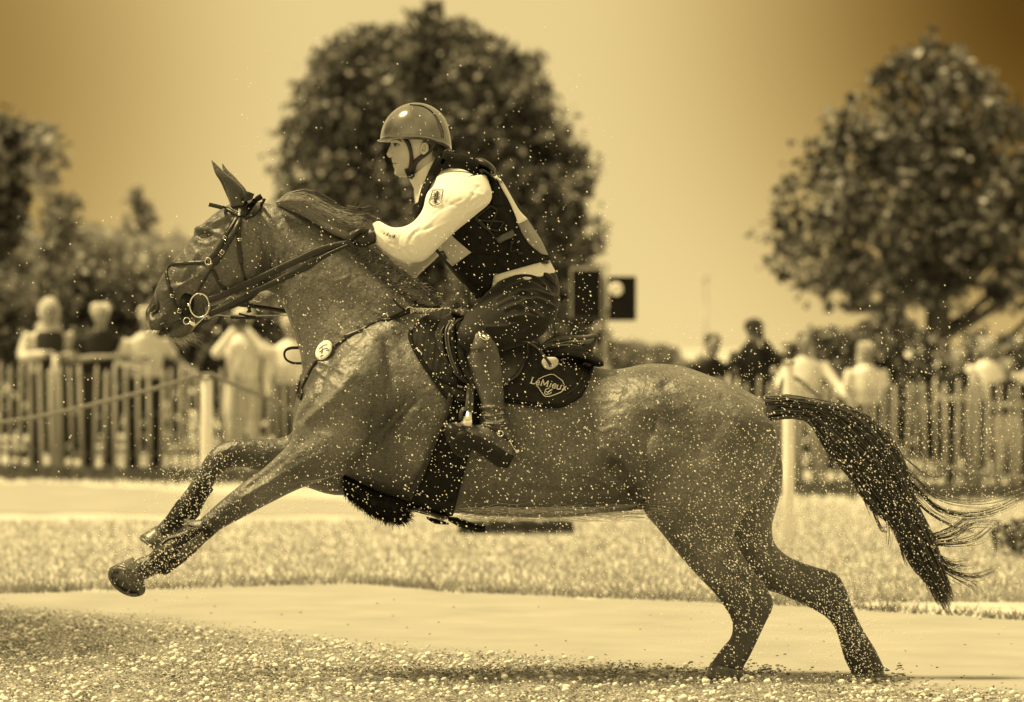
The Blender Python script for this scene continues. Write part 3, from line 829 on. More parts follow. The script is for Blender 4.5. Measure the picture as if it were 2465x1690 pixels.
# body protector vest
v_ = MB()
inflate(v_, TORSO, .022, i0=1, i1=7)
V, F, E = remesh(v_, .0065, 6)
N = normals(V, F)
for p, a in [([(1150,520),(1200,560),(1250,600)],-.006),([(1120,560),(1180,600),(1240,640)],-.006),([(1180,500),(1230,560),(1290,620)],-.004)]:
    groove(V, N, p, 3, a)
vest = obj_from(V, F, 'vest', M['black'], rider)
vbvh = bvh_of(V, F)
m_ = MB()   # shoulder yoke of the vest, over the shoulder in front and down the back
yb = MB(); inflate(yb, TORSO, .022, i0=0, i1=7); inflate(yb, ARM, .012); yv, yf, _ = remesh(yb, .01, 4); ybv = bvh_of(yv, yf)
ab = MB(); inflate(ab, ARM, .012); 
strap(m_, ybv, [cR(735,600), cR(690,680), cR(640,780), cR(590,880), cR(560,980), cR(545,1060), cR(520,1130)], .042, .012, .004, relax=1)
strap(m_, ybv, [cR(735,600), cR(830,625), cR(950,640), cR(1060,690), cR(1150,760), cR(1210,850), cR(1250,950), cR(1270,1060)], .058, .012, .002, relax=1)
strap(m_, ybv, [cR(720,690), cR(800,665), cR(900,655), cR(1000,668), cR(1090,720), cR(1170,790), cR(1225,880)], .03, .006, .014, relax=1)
m_.build('shoulder_strap', M['black'], vest)
m_ = MB()   # air cartridge pack across the shoulder blades
loft_px(m_, [cR(1040,640) + cR(1060,665) + (.05, 0), cR(1060,608) + cR(1090,690) + (.10, 0), cR(1130,612) + cR(1150,720) + (.12, 0), cR(1200,650) + cR(1190,750) + (.12, 0), cR(1252,700) + cR(1240,765) + (.09, 0)], 20, 4, 3)
m_.build('back_pack', M['leather'], vest)
# front edge with zip, bottom flap
m_ = MB()
patch(m_, sbvh, [cT(1040,620), cT(1230,520), cT(1390,530), cT(1475,545)], [cT(1322,965), cT(1345,950), cT(1375,930), cT(1425,800)], .016, .012, 24, 18, Y=-.02)
m_.build('vest_flap', M['black'], vest)
m_ = MB()
P = [drape(vbvh, *cT(x, y_), .005)[0] for x, y_ in ((1200,150),(1270,180),(1350,260),(1430,350),(1480,420))]; tube(m_, P, .003, 6)
for a, b in (((1250,180),(1400,60)), ((1400,60),(1460,100)), ((1460,100),(1420,210)), ((1300,200),(1420,210)), ((1420,210),(1530,220)), ((1420,210),(1370,290)), ((1370,290),(1470,300)), ((1470,300),(1530,220)), ((1250,180),(1310,240)), ((1310,240),(1370,290))):
    P = [drape(vbvh, *cT(a[0] + (b[0] - a[0]) * t, a[1] + (b[1] - a[1]) * t), .005)[0] for t in (0, .5, 1)]
    tube(m_, P, .0035, 6)
m_.build('lacing', M['leather'], vest)
m_ = MB()
p_, n_ = drape(vbvh, *cT(1560, 360), .008)
P = [drape(vbvh, *cT(x, y_), .008) for x, y_ in ((1470,400),(1520,375),(1570,350),(1620,320))]
ribbon(m_, [a for a, b in P], [b for a, b in P], .028, .010)
m_.build('buckle', M['brown'], vest)
m_ = MB()
P = [drape(vbvh, *cT(x, y_), .012)[0] for x, y_ in ((1605,410),(1590,460),(1600,510),(1640,500),(1680,530))]; tube(m_, P, .0022, 6)
ball(m_, P[0], .008, 8, 6); ball(m_, P[-1], (.011, .006, .006), 8, 6); m_.build('pull_cord', M['leather'], vest)
# competitor's bib: grey panel on the chest, white and clear panel on the back
m_ = MB(); patch(m_, vbvh, [cT(990,290), cT(1060,370), cT(1140,440), cT(1222,508)], [cT(862,418), cT(930,500), cT(990,580), cT(1045,638)], .006, .003, 16, 12)
bib = m_.build('bib', M['bib'], rider)
for seg in ([(905,385),(935,370),(955,395),(940,415),(915,405)], [(935,500),(960,490),(995,560),(965,540),(940,510)]):
    m_ = MB(); P = [drape(vbvh, *cT(*q), .0095) for q in seg]; ribbon(m_, [a for a, b in P], [b for a, b in P], .012, .0015); m_.build('bib_number', M['darkmark'], bib)
m_ = MB(); patch(m_, vbvh, [cR(1262,765), cR(1330,870), cR(1400,990), cR(1470,1110), cR(1552,1200)], [cR(1240,790), cR(1300,890), cR(1370,1010), cR(1430,1140), cR(1465,1240)], .006, .004, 24, 8)
m_.build('bib_back_panel', M['white'], rider)
m_ = MB(); patch(m_, vbvh, [cR(1552,1200), cR(1620,1300), cR(1690,1410), cR(1750,1540)], [cR(1465,1240), cR(1510,1340), cR(1580,1440), cR(1690,1530)], .005, .004, 16, 8)
m_.build('number_pocket', M['bib2'] if 'bib2' in M else M['brown'], rider)
# arm badge: shield with an eagle
bd_ = MB()
sh = [cR(652,915), cR(700,916), cR(748,912), cR(738,975), cR(728,1035), cR(690,1056), cR(656,1064), cR(634,1048), cR(614,1030), cR(632,972)]
P = [drape(sbvh, *q, .004)[0] for q in sh + sh[:1]]; tube(bd_, P, .0014, 6, smooth=False)
badge = bd_.build('arm_badge', M['darkmark'], shirt)
eg = MB()
def er(seg, w):
    P = [drape(sbvh, *cR(*q), .0035) for q in seg]; ribbon(eg, [a for a, b in P], [b for a, b in P], w, .0012)
er([(688,935),(683,965),(676,1000),(672,1040)], [.006, .013, .012, .004])
er([(688,935),(695,928),(702,934)], .005)
for q in ([(690,965),(715,935),(728,930)], [(688,972),(715,960),(728,955)], [(686,980),(712,982),(724,980)], [(684,988),(705,1000),(716,1004)],
          [(680,960),(662,935),(652,940)], [(678,968),(655,955),(645,962)], [(677,978),(650,978),(636,985)], [(676,986),(650,995),(636,1004)],
          [(674,1015),(655,1030),(645,1028)], [(676,1015),(690,1034),(702,1032)]):
    er(q, [.0045, .003, .0015])
eg.build('eagle_emblem', M['darkmark'], badge)
sc_ = MB()   # handwriting-like name stitched on the cuff
def sr(seg, w=.0018):
    P = [drape(sbvh, *cT(*q), .0035) for q in cr(seg, 3)]; ribbon(sc_, [a for a, b in P], [b for a, b in P], w, .001)
sr([(375,330),(390,320),(383,332)]); sr([(410,350),(418,330),(428,322),(416,348)]); sr([(405,337),(422,337)]); sr([(432,355),(436,342)], .003); sr([(444,352),(452,344),(446,360),(456,358)])
sr([(462,362),(472,335),(462,366)]); sr([(484,345),(472,360),(476,368),(490,340),(480,370)], .0026)
sc_.build('cuff_lettering', M['darkmark'], shirt)

# breeches
b_ = MB()
inflate(b_, TORSO, .010, i0=7, i1=10); inflate(b_, TORSO, .004, i0=6, i1=8); inflate(b_, THIGH, .010); inflate(b_, THIGHF, .010)
V, F, E = remesh(b_, .0065, 6)

N = normals(V, F)
for p, a in [([(1310,690),(1260,680),(1215,700)],.006),([(1330,715),(1280,700),(1230,712)],-.006),([(1335,740),(1290,720),(1240,735)],.006),([(1300,760),(1250,735),(1215,745)],-.005),
             ([(1320,770),(1270,760),(1225,765)],.005),([(1230,795),(1200,785),(1170,790)],-.004),([(1325,750),(1260,800),(1215,828)],.004),([(1320,700),(1290,670),(1250,665),(1210,680)],-.006),([(1290,710),(1240,700),(1195,722)],.005),([(1280,725),(1240,718),(1200,735)],-.005),([(1150,780),(1190,790),(1240,780)],.004)]:
    groove(V, N, p, 4, abs(a) * 1.3)
br = obj_from(V, F, 'breeches', M['breeches'], rider)
brb = bvh_of(V, F)
m_ = MB(); strap(m_, brb, [cT(1440,700), cT(1540,640), cT(1660,590), cT(1780,565), cT(1870,575), cT(1945,600)], .026, .005, .003); m_.build('belt', M['leather'], rider)
m_ = MB(); patch(m_, brb, [cT(1900,700), cT(1960,720), cT(2030,780)], [cT(1920,740), cT(1970,790), cT(2040,850)], .004, .004, 8, 4); m_.build('pocket', M['breeches'], br)

# boots
def boot(shin, foot, d=0.008):
    b = MB(); inflate(b, shin, d, i0=0); inflate(b, foot, .006)
    v, f, _ = remesh(b, .005, 5); n = normals(v, f)
    return v, f, n
V, F, N = boot(SHIN, FOOT)
for k, yy in enumerate((984, 994, 1003, 1012, 1022)):
    groove(V, N, [(1160, yy - 3), (1185, yy + (5 if k % 2 else -4)), (1215, yy - 2)], 3.0, -.011 if k % 2 else .008)
    groove(V, N, [(1162, yy + 4), (1190, yy + 2), (1216, yy + 5)], 2.2, -.008)
bt = obj_from(V, F, 'boot', M['boot'] if 'boot' in M else M['brown'], rider)
btb = bvh_of(V, F)
m_ = MB(); patch(m_, btb, [cL(640,285), cL(680,180), cL(760,110), cL(860,150), cL(892,235)], [cL(650,330), cL(700,330), cL(780,330), cL(860,310), cL(905,290)], .003, .003, 14, 8)
m_.build('boot_top', M['boot'] if 'boot' in M else M['brown'], bt)
m_ = MB(); P = [drape(btb, *cL(*q), .006) for q in ((770,160),(790,215),(830,240),(860,225),(850,195))]; tube(m_, [a for a, b in P], .0025, 6)
P = [drape(btb, *cL(*q), .006) for q in ((810,195),(835,215),(860,222))]; ribbon(m_, [a for a, b in P], [b for a, b in P], .014, .003); m_.build('boot_badge', M['metal'], bt)
m_ = MB(); strap(m_, btb, [cL(830,1060), cL(900,1080), cL(970,1130), cL(1040,1180), cL(1110,1230)], .014, .004, .004); sp = m_.build('spur_strap', M['leather'], bt)
m_ = MB(); p_, n_ = drape(btb, *cL(975, 1140), .006); torus(m_, p_, .011, .0028, (.8, 0, -.5), (.5, 0, .8), 16, 6)
P = [drape(btb, *cL(1060, 1200), .006)[0], W(*cL(1100, 1270), -.40), W(*cL(1130, 1300), -.39)]; tube(m_, P, .0035, 6)
ball(m_, W(*cL(1135, 1305), -.39), (.012, .008, .008), 8, 6); m_.build('spur', M['metal'], bt)
m_ = MB()   # sole of the near boot
loft_px(m_, [(1238,1098,1222,1128,.026,-.395),(1216,1084,1196,1124,.034,-.405),(1186,1066,1166,1102,.034,-.412),(1150,1046,1134,1082,.036,-.415),(1114,1032,1100,1078,.040,-.415),(1080,1044,1072,1064,.034,-.405)], 14, 4, 3)
m_.build('boot_sole', M['blackl'], bt)
# off-side boot
SF = [(s[0], s[1], s[2], s[3], s[4], -s[5]) for s in SHIN]; FF = [(s[0], s[1], s[2], s[3], s[4], -s[5]) for s in FOOT]
V, F, N = boot(SF, FF); obj_from(V, F, 'boot', M['brown'], rider)

# gloves: five fingers closed round the rein
def glove(Y, flip):
    g = MB()
    loft_px(g, [(908,546,903,584,.034,Y-.03*flip),(890,548,888,592,.040,Y-.01*flip),(872,552,870,596,.040,Y),(856,560,860,592,.034,Y)], 16, 4)
    for i in range(4):   # four unequal fingers curling down and back under
        y0 = 553 + i * 2; dy = Y + flip * (.030 - .0215 * i); L_ = (.92, 1.0, .97, .82)[i]
        pts = [W(872, y0 + 3, dy), W(872 - 22 * L_, y0 + 8, dy - .002), W(872 - 33 * L_, y0 + 20, dy), W(872 - 27 * L_, y0 + 34, dy), W(872 - 12 * L_, y0 + 38, dy + .003)]
        tube(g, pts, [.0125, .012, .0115, .0105, .009], 10, 4)
    tube(g, [W(888, 558, Y - .02 * flip), W(868, 556, Y - .048 * flip), W(852, 566, Y - .052 * flip), W(843, 578, Y - .045 * flip)], [.014, .013, .0115, .009], 10, 4)
    v, f, _ = remesh(g, .0035, 3)
    n = normals(v, f)
    groove(v, n, [(880, 548), (868, 570), (872, 592)], 2, -.002)
    o = obj_from(v, f, 'glove', M['leather'], rider)
    return o
glove(-.155, 1); glove(.155, -1)
m_ = MB(); torus(m_, W(904, 562, -.165), .030, .010, (.25, -.3, 1), (.3, 1, .0), 20, 8); m_.build('glove_cuff', M['leather'], rider)

# helmet
hm = MB()
hc = W(1002, 337, 0)
def dome(mb, c, rx, ry, rz, z0, ang=0, seg=40, rings=14, thick=0.0):
    V_ = []
    for i in range(rings + 1):
        ph = (math.pi / 2) * i / rings
        for j in range(seg):
            t = 2 * math.pi * j / seg
            V_.append((math.sin(ph) * math.cos(t) * rx, math.sin(ph) * math.sin(t) * ry, math.cos(ph) * rz))
    F_ = [(i * seg + j, (i + 1) * seg + j, (i + 1) * seg + (j + 1) % seg, i * seg + (j + 1) % seg) for i in range(rings) for j in range(seg)]
    return np.array(V_), F_
v, f = dome(hm, hc, .140, .110, .145, 0)
a_ = math.radians(4)
px_z = v[:, 2].copy()
low = v[:, 2] < .03
# lower the rim toward the back of the head
back = np.clip(v[:, 0] / .14, -1, 1)
v[:, 2] -= np.where(back > 0, back ** 2 * .042 * np.clip(1 - v[:, 2] / .10, 0, 1), 0)
v[:, 0] *= np.where(v[:, 0] > 0, .985, 1.0)
hm.add(v + np.array(tuple(hc)), f)
shell = hm.build('helmet_shell', M['helmet'], rider, fix=True)
so = shell.modifiers.new('s', 'SOLIDIFY'); so.thickness = .012; so.offset = -1
shell.name = 'helmet'
m_ = MB()   # peak and brim edge
P = []
for t in np.linspace(math.radians(105), math.radians(255), 15):
    P.append(Vector((math.cos(t) * .146, math.sin(t) * .112, .004)) + hc)
pv = []
for k, t in enumerate(np.linspace(math.radians(112), math.radians(248), 17)):
    e = math.sin(math.pi * k / 16)
    for dr, dz in ((-.012, .006), (-.012, .001), (.012 * e, -.0045), (.012 * e, -.001)):
        pv.append(tuple(hc + Vector((math.cos(t) * (.140 + dr), math.sin(t) * (.110 + dr), dz))))
m_.add(pv, ring_faces(17, 4)); m_.build('peak', M['helmet'], shell, fix=True)
m_ = MB()
P = []
for t in np.linspace(0, 2 * math.pi, 41):
    x, y_ = math.cos(t) * .1405, math.sin(t) * .1115; b = max(x / .14, 0)
    P.append(tuple(hc + Vector((x * (.985 if x > 0 else 1), y_, -.042 * b ** 2))))
tube(m_, P, .0035, 6, smooth=False); m_.build('trim', M['leather'], shell)
m_ = MB()   # raised band from the crown down to the side vent
P = []
for t in np.linspace(0, 1, 14):
    q = cr([cR(430,92), cR(560,110), cR(660,180), cR(715,270), cR(745,350), cR(755,420)], 4); qq = q[int(t * (len(q) - 1))]
    dx = (qq[0] - 1002) / PPM; dz = -(qq[1] - 337) / PPM
    yy = -.112 * math.sqrt(max(0, 1 - (dx / .142) ** 2 - (dz / .147) ** 2))
    P.append(tuple(hc + Vector((dx, yy, dz))))
tube(m_, P, .0022, 6, smooth=False)
m_.build('seam', M['leather'], shell)
m_ = MB()
for k in range(3):
    c = W(*cR(752, 358 + 22 * k), 0); dx = c.x - hc.x; dz = c.z - hc.z
    yy = -.112 * math.sqrt(max(0, 1 - (dx / .142) ** 2 - (dz / .147) ** 2)) - .001
    box(m_, hc + Vector((dx, yy, dz)), (.0045, .004, .005))
m_.build('vent', M['darkmark'], shell)
m_ = MB()   # harness
def hs(pts, w, Y=-.083):
    P = []; Nn = []
    for q in cr(pts, 5):
        a, n = drape(rbvh, q[0], q[1], .006, Y); a.y = max(min(a.y, -.02), -.09); P.append(a); Nn.append(n)
    P = np.array([tuple(a) for a in P])
    for _ in range(4):
        P[1:-1, 1] = np.minimum(P[1:-1, 1], (P[:-2, 1] + P[2:, 1]) / 2)
    ribbon(m_, P, [Vector((0, -1, 0))] * len(P), w, .006)
hs([cR(380,410), cR(420,470), cR(440,560), cR(445,640), cR(430,740), cR(440,790)], [.018, .017, .014, .018, .028, .03])
hs([cR(640,440), cR(640,480), cR(590,540), cR(520,600), cR(470,650), cR(440,720)], [.03, .026, .02, .018, .022, .028])
hs([cR(560,420), cR(640,450), cR(700,500), cR(760,540)], .03)
hs([cR(400,700), cR(420,760), cR(460,790)], .02)
m_.build('harness', M['leather'], shell)

# ------------------------------------------------------------------ tack
# quilted saddle pad
pad = empty('saddle_pad', W(1230, 880, 0), "dark quilted saddle pad with pale diamond lettering under the saddle", "saddle pad")
def quilt(u, v):
    a = abs(((u * 26 + 0.0) % 1) - .5) * 2; b = abs(((v * 9) % 1) - .5) * 2
    return .0045 * (1 - max(a, b) ** 5)
m_ = MB()
topP = [(993,800),(1006,780),(1040,760),(1090,752),(1180,786),(1270,828),(1360,866),(1422,880)]
botP = [(988,815),(996,840),(1016,872),(1038,902),(1060,935),(1085,960),(1140,968),(1210,966),(1285,977),(1335,981),(1372,970),(1402,942),(1418,905),(1424,884)]
G_, Gn = patch(m_, hbvh, topP, botP, .014, .008, 120, 44, puff=quilt)
m_.build('quilted_panel', M['pad'], pad)
padV = m_.verts(); padb = bvh_of(padV, m_.f)
m_ = MB()
strap(m_, hbvh, [(990,802)] + botP[:-1] + [(1424,882)], .016, .008, .018, sub=5)
m_.build('binding', M['black'], pad)
m_ = MB(); strap(m_, hbvh, [(1404,884),(1398,912),(1384,938),(1360,956)], .004, .002, .026); m_.build('inner_piping', M['leather'], pad)
lg = MB()
def lr(seg, w, off=.004, sub=1):
    pts = cr(seg, sub) if sub > 1 else seg
    P = [drape(padb, *cL(*q), off) for q in pts]
    nn = sum((b for a, b in P), Vector()).normalized()
    ribbon(lg, [a for a, b in P], [nn] * len(P), w, .0014)
th_ = math.radians(11.5)
def LT(x, y):   # lettering baseline running down to the right, leaning a little
    x = x + y * .12
    return (1258 + x * math.cos(th_) + y * math.sin(th_), 655 + x * math.sin(th_) - y * math.cos(th_))
def letter(segs, w=.0032):
    for s_ in segs:
        lr([LT(*q) for q in s_], w, .004, 3 if len(s_) > 2 else 1)
letter([[(12,0),(12,60)],[(12,2),(48,2)]], .0044); letter([[(2,60),(24,60)],[(0,1),(12,1)],[(48,2),(49,16)]], .0024)
def lo_e(x):
    letter([[(x,22),(x+34,22)],[(x+34,22),(x+30,38),(x+16,43),(x+2,34),(x,20),(x+6,5),(x+20,0),(x+36,8)]], .0036)
lo_e(58)
letter([[(112,0),(112,60)],[(168,0),(168,60)],[(112,60),(140,14)],[(140,14),(168,60)]], .0042); letter([[(102,1),(122,1)],[(158,1),(180,1)]], .0022)
letter([[(198,0),(198,42)]], .0044); letter([[(198,54),(199,60)]], .0052)
lo_e(216)
letter([[(266,42),(266,12),(274,1),(288,1),(298,10)],[(298,42),(298,0)]], .0038)
letter([[(318,42),(350,0)],[(350,42),(318,0)]], .0040)
lr([(1335,618),(1390,590),(1455,572),(1490,572),(1520,592),(1570,632),(1588,655),(1590,672)], .0030)
lr([(1588,712),(1560,735),(1500,765),(1445,782),(1410,780),(1395,770),(1370,735),(1340,695),(1320,675)], .0032)
lr([(1408,725),(1402,750),(1412,762),(1450,758),(1470,745)], .0034); lr([(1408,725),(1412,712),(1450,702)], .0034); lr([(1418,728),(1430,745),(1475,712)], .005)
lg.build('lettering', M['thread'], pad)
m_ = MB()   # small woven tag at the front of the pad
for k in range(6):
    a = cL(165 + 9 * k, 322 + 10 * k); b = cL(178 + 9 * k, 312 + 10 * k)
    P = [drape(padb, *q, .004) for q in (a, b)]; ribbon(m_, [x for x, _ in P], [x for _, x in P], .005, .001)
m_.build('front_tag', M['thread'], pad)

# saddle
sad = empty('saddle', W(1240, 860, 0), "dark close-contact jumping saddle with stirrups and long girth, on the quilted pad", "saddle")
m_ = MB()
loft_px(m_, [(1098,748,1100,790,.05,0),(1130,752,1125,815,.12,0),(1180,790,1165,850,.17,0),(1240,822,1225,872,.17,0),(1300,836,1290,884,.16,0),(1345,826,1340,886,.16,0),
             (1390,816,1385,884,.15,0),(1420,812,1418,878,.13,0),(1438,806,1434,838,.09,0)], 24, 6, 2.6)
v, f, _ = remesh(m_, .0065, 4); n = normals(v, f)
groove(v, n, [cL(1390,330), cL(1500,275), cL(1620,262), cL(1760,278), cL(1850,318)], 2.4, -.006)
groove(v, n, [cL(1400,345), cL(1560,300), cL(1720,300), cL(1850,335)], 2.4, .004)
seat = obj_from(v, f, 'seat', M['leather'], sad)
m_ = MB(); ring = [cL(1380,290), cL(1450,245), cL(1560,222), cL(1700,212), cL(1800,208), cL(1880,192), cL(1912,200)]
tube(m_, [W(*q, -.135 + .0 * i) for i, q in enumerate(ring)], [.005,.008,.009,.009,.009,.009,.006], 8); tube(m_, [W(*q, .135) for q in ring], [.005,.008,.009,.009,.009,.009,.006], 8)
tube(m_, [W(*cL(1905,200), y_) for y_ in (-.13,-.07,0,.07,.13)], .009, 8); m_.build('cantle_roll', M['brown'], sad)
m_ = MB()   # rear panels under the cantle
loft_px(m_, [cL(1300,330) + cL(1290,440) + (.03, -.12), cL(1450,330) + cL(1440,430) + (.06, -.12), cL(1650,320) + cL(1640,420) + (.07, -.12), cL(1800,335) + cL(1790,455) + (.07, -.11), cL(1900,365) + cL(1880,490) + (.06, -.10), cL(1975,440) + cL(1975,490) + (.03, -.09)], 18, 5)
loft_px(m_, [cL(1300,330) + cL(1290,440) + (.03, .12), cL(1650,320) + cL(1640,420) + (.07, .12), cL(1900,365) + cL(1880,490) + (.06, .10), cL(1975,440) + cL(1975,490) + (.03, .09)], 18, 5)
v, f, _ = remesh(m_, .0065, 5); obj_from(v, f, 'panel', M['blackl'] if 'blackl' in M else M['leather'], sad)
# near flap (two leaves), knee roll with piping
m_ = MB(); patch(m_, hbvh, [cL(350,215), cL(400,110), cL(520,30), cL(660,10), cL(900,260), cL(1000,270), cL(1100,268), cL(1208,268)],
      [cL(362,300), cL(430,430), cL(560,600), cL(720,720), cL(880,740), cL(1000,700), cL(1150,600), cL(1215,440)], .040, .010, 60, 24); m_.build('flap', M['brownf'] if 'brownf' in M else M['brown'], sad, fix=False)
m_ = MB(); strap(m_, hbvh, [cL(1212,272), cL(1215,350), cL(1212,440), cL(1180,520), cL(1110,610), cL(1010,690)], .005, .004, .046); m_.build('flap_piping', M['leather'], sad)
m_ = MB()
loft_px(m_, [cL(560,18) + cL(520,40) + (.03, -.30), cL(480,50) + cL(400,130) + (.035, -.33), cL(450,150) + cL(358,215) + (.035, -.345), cL(470,300) + cL(365,310) + (.034, -.36), cL(500,420) + cL(420,430) + (.03, -.365), cL(550,530) + cL(500,550) + (.02, -.365)], 16, 5)
v, f, _ = remesh(m_, .005, 5); obj_from(v, f, 'knee_roll', M['leather'], sad)
m_ = MB()
loft_px(m_, [cL(650,10) + cL(570,30) + (.02, -.33), cL(560,80) + cL(470,120) + (.035, -.355), cL(560,220) + cL(455,230) + (.035, -.37), cL(570,360) + cL(480,370) + (.032, -.38), cL(600,500) + cL(540,520) + (.028, -.38), cL(680,640) + cL(640,650) + (.018, -.38)], 16, 5)
v, f, _ = remesh(m_, .005, 5); obj_from(v, f, 'knee_block', M['blackl'] if 'blackl' in M else M['leather'], sad)
for off_, xs in ((.0, (455,452,470,500,545)), (.0, (485,478,492,522,568))):
    m_ = MB(); P = [W(*cL(x, y_), Y_) for x, y_, Y_ in zip((xs[0] + 50,) + xs, (40, 130, 230, 330, 440, 540), (-.36, -.392, -.405, -.41, -.41, -.408))]
    tube(m_, P, .0035, 8); m_.build('piping', M['brown'], sad)
# stirrup leather, iron, girth
m_ = MB()
P = [W(*cL(x, y_), Y_) for x, y_, Y_ in ((700,600,-.36),(694,760,-.385),(690,880,-.395),(688,935,-.40))]
ribbon(m_, cr(P, 4), [Vector((0, -1, 0))] * (len(cr(P, 4))), .024, .005); 
P = [W(*cL(x, y_), Y_) for x, y_, Y_ in ((678,640,-.375),(668,780,-.395),(655,890,-.40),(620,900,-.40),(600,940,-.40),(600,1010,-.39))]
ribbon(m_, cr(P, 4), [Vector((0, -1, 0))] * (len(cr(P, 4))), .016, .004)
m_.build('stirrup_leather', M['brown'], sad)
def stirrup(Y, s):
    m_ = MB()
    a = W(*cL(678, 930), Y - .03 * s)
    q = [cL(655,930), cL(702,930), cL(706,1075), cL(590,1075)]
    fr = [W(*k, Y - .045 * s) for k in q]; bk = [p + Vector((0, .016, 0)) for p in fr]
    m_.add([tuple(p) for p in fr + bk], [(0,1,2,3),(7,6,5,4),(0,4,5,1),(1,5,6,2),(2,6,7,3),(3,7,4,0)])
    tube(m_, [W(*cL(668, 935), Y - .04 * s), W(*cL(660, 925), Y), W(*cL(655, 950), Y + .035 * s), W(*cL(600, 1040), Y + .06 * s), W(*cL(520, 1060), Y + .055 * s)], .006, 8)
    ob = m_.build('stirrup', M['metal'], sad, fix=True)
    t_ = MB()
    loft_px(t_, [cL(432,1090) + cL(450,1170) + (.03, Y), cL(480,1032) + cL(510,1300) + (.05, Y), cL(560,1040) + cL(590,1365) + (.056, Y), cL(650,1062) + cL(670,1345) + (.054, Y), cL(738,1110) + cL(735,1230) + (.03, Y)], 18, 4, 3.2)
    t_.build('tread', M['blackl'] if 'blackl' in M else M['leather'], ob)
stirrup(-.395, 1); stirrup(.395, -1)
m_ = MB()   # girth
patch(m_, hbvh, [cL(430,960), cL(520,930), cL(640,980), cL(760,1010)], [cG(1210,1105), cG(1350,1150), cG(1500,1180), cG(1640,1170)], .010, .010, 20, 40, Y=-.05)
patch(m_, hbvh, [cL(500,780), cL(600,780), cL(700,790), cL(790,800)], [cL(430,1080), cL(520,1090), cL(640,1100), cL(770,1100)], .012, .008, 14, 14)
m_.build('girth', M['black'], sad)
m_ = MB()
strap(m_, hbvh, [cL(510,760), cL(480,900), cL(420,1060), cL(350,1200), cL(290,1350), cG(1350,740), cG(1290,850), cG(1230,950)], .024, .005, .024)
m_.build('girth_strap', M['leather'], sad)
m_ = MB(); strap(m_, hbvh, [cL(390,600), cL(450,640), cL(540,680), cL(640,715), cL(730,740)], .030, .006, .050, relax=1); m_.build('surcingle', M['black'], sad)
m_ = MB()
for k, seg in enumerate([[(572,700),(575,716)],[(572,700),(582,703),(580,711),(574,709)],[(588,704),(591,719)],[(588,704),(598,707),(595,714),(602,721)],[(606,710),(604,720),(614,722),(616,712),(606,710)]]):
    P = [drape(hbvh, *cL(*q), .060) for q in seg]; ribbon(m_, [a for a, b in P], [Vector((0, -1, 0))] * len(P), .0014, .001)
m_.build('strap_lettering', M['thread'], sad)
# small rounded device hung behind the flap by a looped strap
trk = empty('tracker', W(*cL(1455, 460), -.34), "small pale rounded device hanging from a looped black strap behind the saddle flap", "device")
m_ = MB()
c_ = W(*cL(1455, 462), -.352)
loft_px(m_, [cL(1368,450) + cL(1372,500) + (.010, -.35), cL(1395,400) + cL(1400,535) + (.016, -.352), cL(1450,392) + cL(1450,545) + (.018, -.354), cL(1510,398) + cL(1505,540) + (.016, -.352), cL(1542,430) + cL(1536,515) + (.010, -.35)], 18, 4, 3)
m_.build('case', M['blackl'] if 'blackl' in M else M['leather'], trk)
m_ = MB()
loft_px(m_, [cL(1375,440) + cL(1378,468) + (.008, -.362), cL(1400,405) + cL(1404,505) + (.010, -.366), cL(1450,398) + cL(1452,520) + (.011, -.367), cL(1508,402) + cL(1500,500) + (.010, -.366), cL(1538,430) + cL(1532,470) + (.008, -.362)], 18, 4, 3)
m_.build('lid', M['skin'], trk)
m_ = MB()
P = [W(*cL(x, y_), Y_) for x, y_, Y_ in ((1090,262,-.30),(1150,245,-.33),(1250,262,-.345),(1340,320,-.36),(1400,390,-.372),(1440,440,-.38),(1465,490,-.382))]
tube(m_, P, .0055, 8); m_.build('cord', M['leather'], trk)

# fleece-lined stud guard under the chest
fl = empty('stud_guard', W(900, 1200, 0), "shaggy black fleece stud guard strapped under the chest behind the forelegs", "stud guard")
m_ = MB()
loft_px(m_, [cG(600,740) + cG(610,930) + (.10, 0), cG(660,770) + cG(660,990) + (.12, 0), cG(760,820) + cG(740,1040) + (.12, 0), cG(880,900) + cG(860,1130) + (.14, 0), cG(1020,930) + cG(1000,1190) + (.15, 0), cG(1120,950) + cG(1110,1205) + (.15, 0), cG(1190,980) + cG(1185,1190) + (.13, 0)], 20, 5)  # upper edge raised so black fleece stands in for shade behind the elbow
v, f, _ = remesh(m_, .008, 4)
v += rng.normal(0, .0025, v.shape)
obj_from(v, f, 'pad', M['fleece'], fl)
fb = bvh_of(v, f); nn = normals(v, f); cur = []
for k in rng.integers(0, len(v), 5200):
    if nn[k][2] > .3 and random.random() < .8: continue
    d_ = nn[k] + rng.normal(0, .5, 3) + np.array([.5, 0, -.4]); L_ = random.uniform(.008, .018)
    cur.append(np.array([v[k], v[k] + d_ * L_ * .5, v[k] + d_ * L_ + np.array([.003, 0, -.002])]))
m_ = MB(); strands(m_, cur, .0016); m_.build('fleece', M['fleece'], fl)
m_ = MB()
loft_px(m_, [cG(1180,1060) + cG(1190,1130) + (.10, 0), cG(1300,1060) + cG(1300,1122) + (.11, 0), cG(1430,1090) + cG(1430,1168) + (.10, 0), cG(1530,1120) + cG(1530,1212) + (.09, 0), cG(1590,1150) + cG(1588,1200) + (.06, 0)], 18, 4)
m_.build('plate', M['leather'], fl)
m_ = MB()
loft_px(m_, [cG(1385,1175) + cG(1395,1200) + (.03, .12), cG(1440,1185) + cG(1460,1240) + (.04, .12), cG(1520,1205) + cG(1530,1250) + (.04, .12), cG(1600,1235) + cG(1600,1252) + (.02, .12)], 12, 4)
m_.build('buckle_guard', M['fleece'], fl)
m_ = MB()
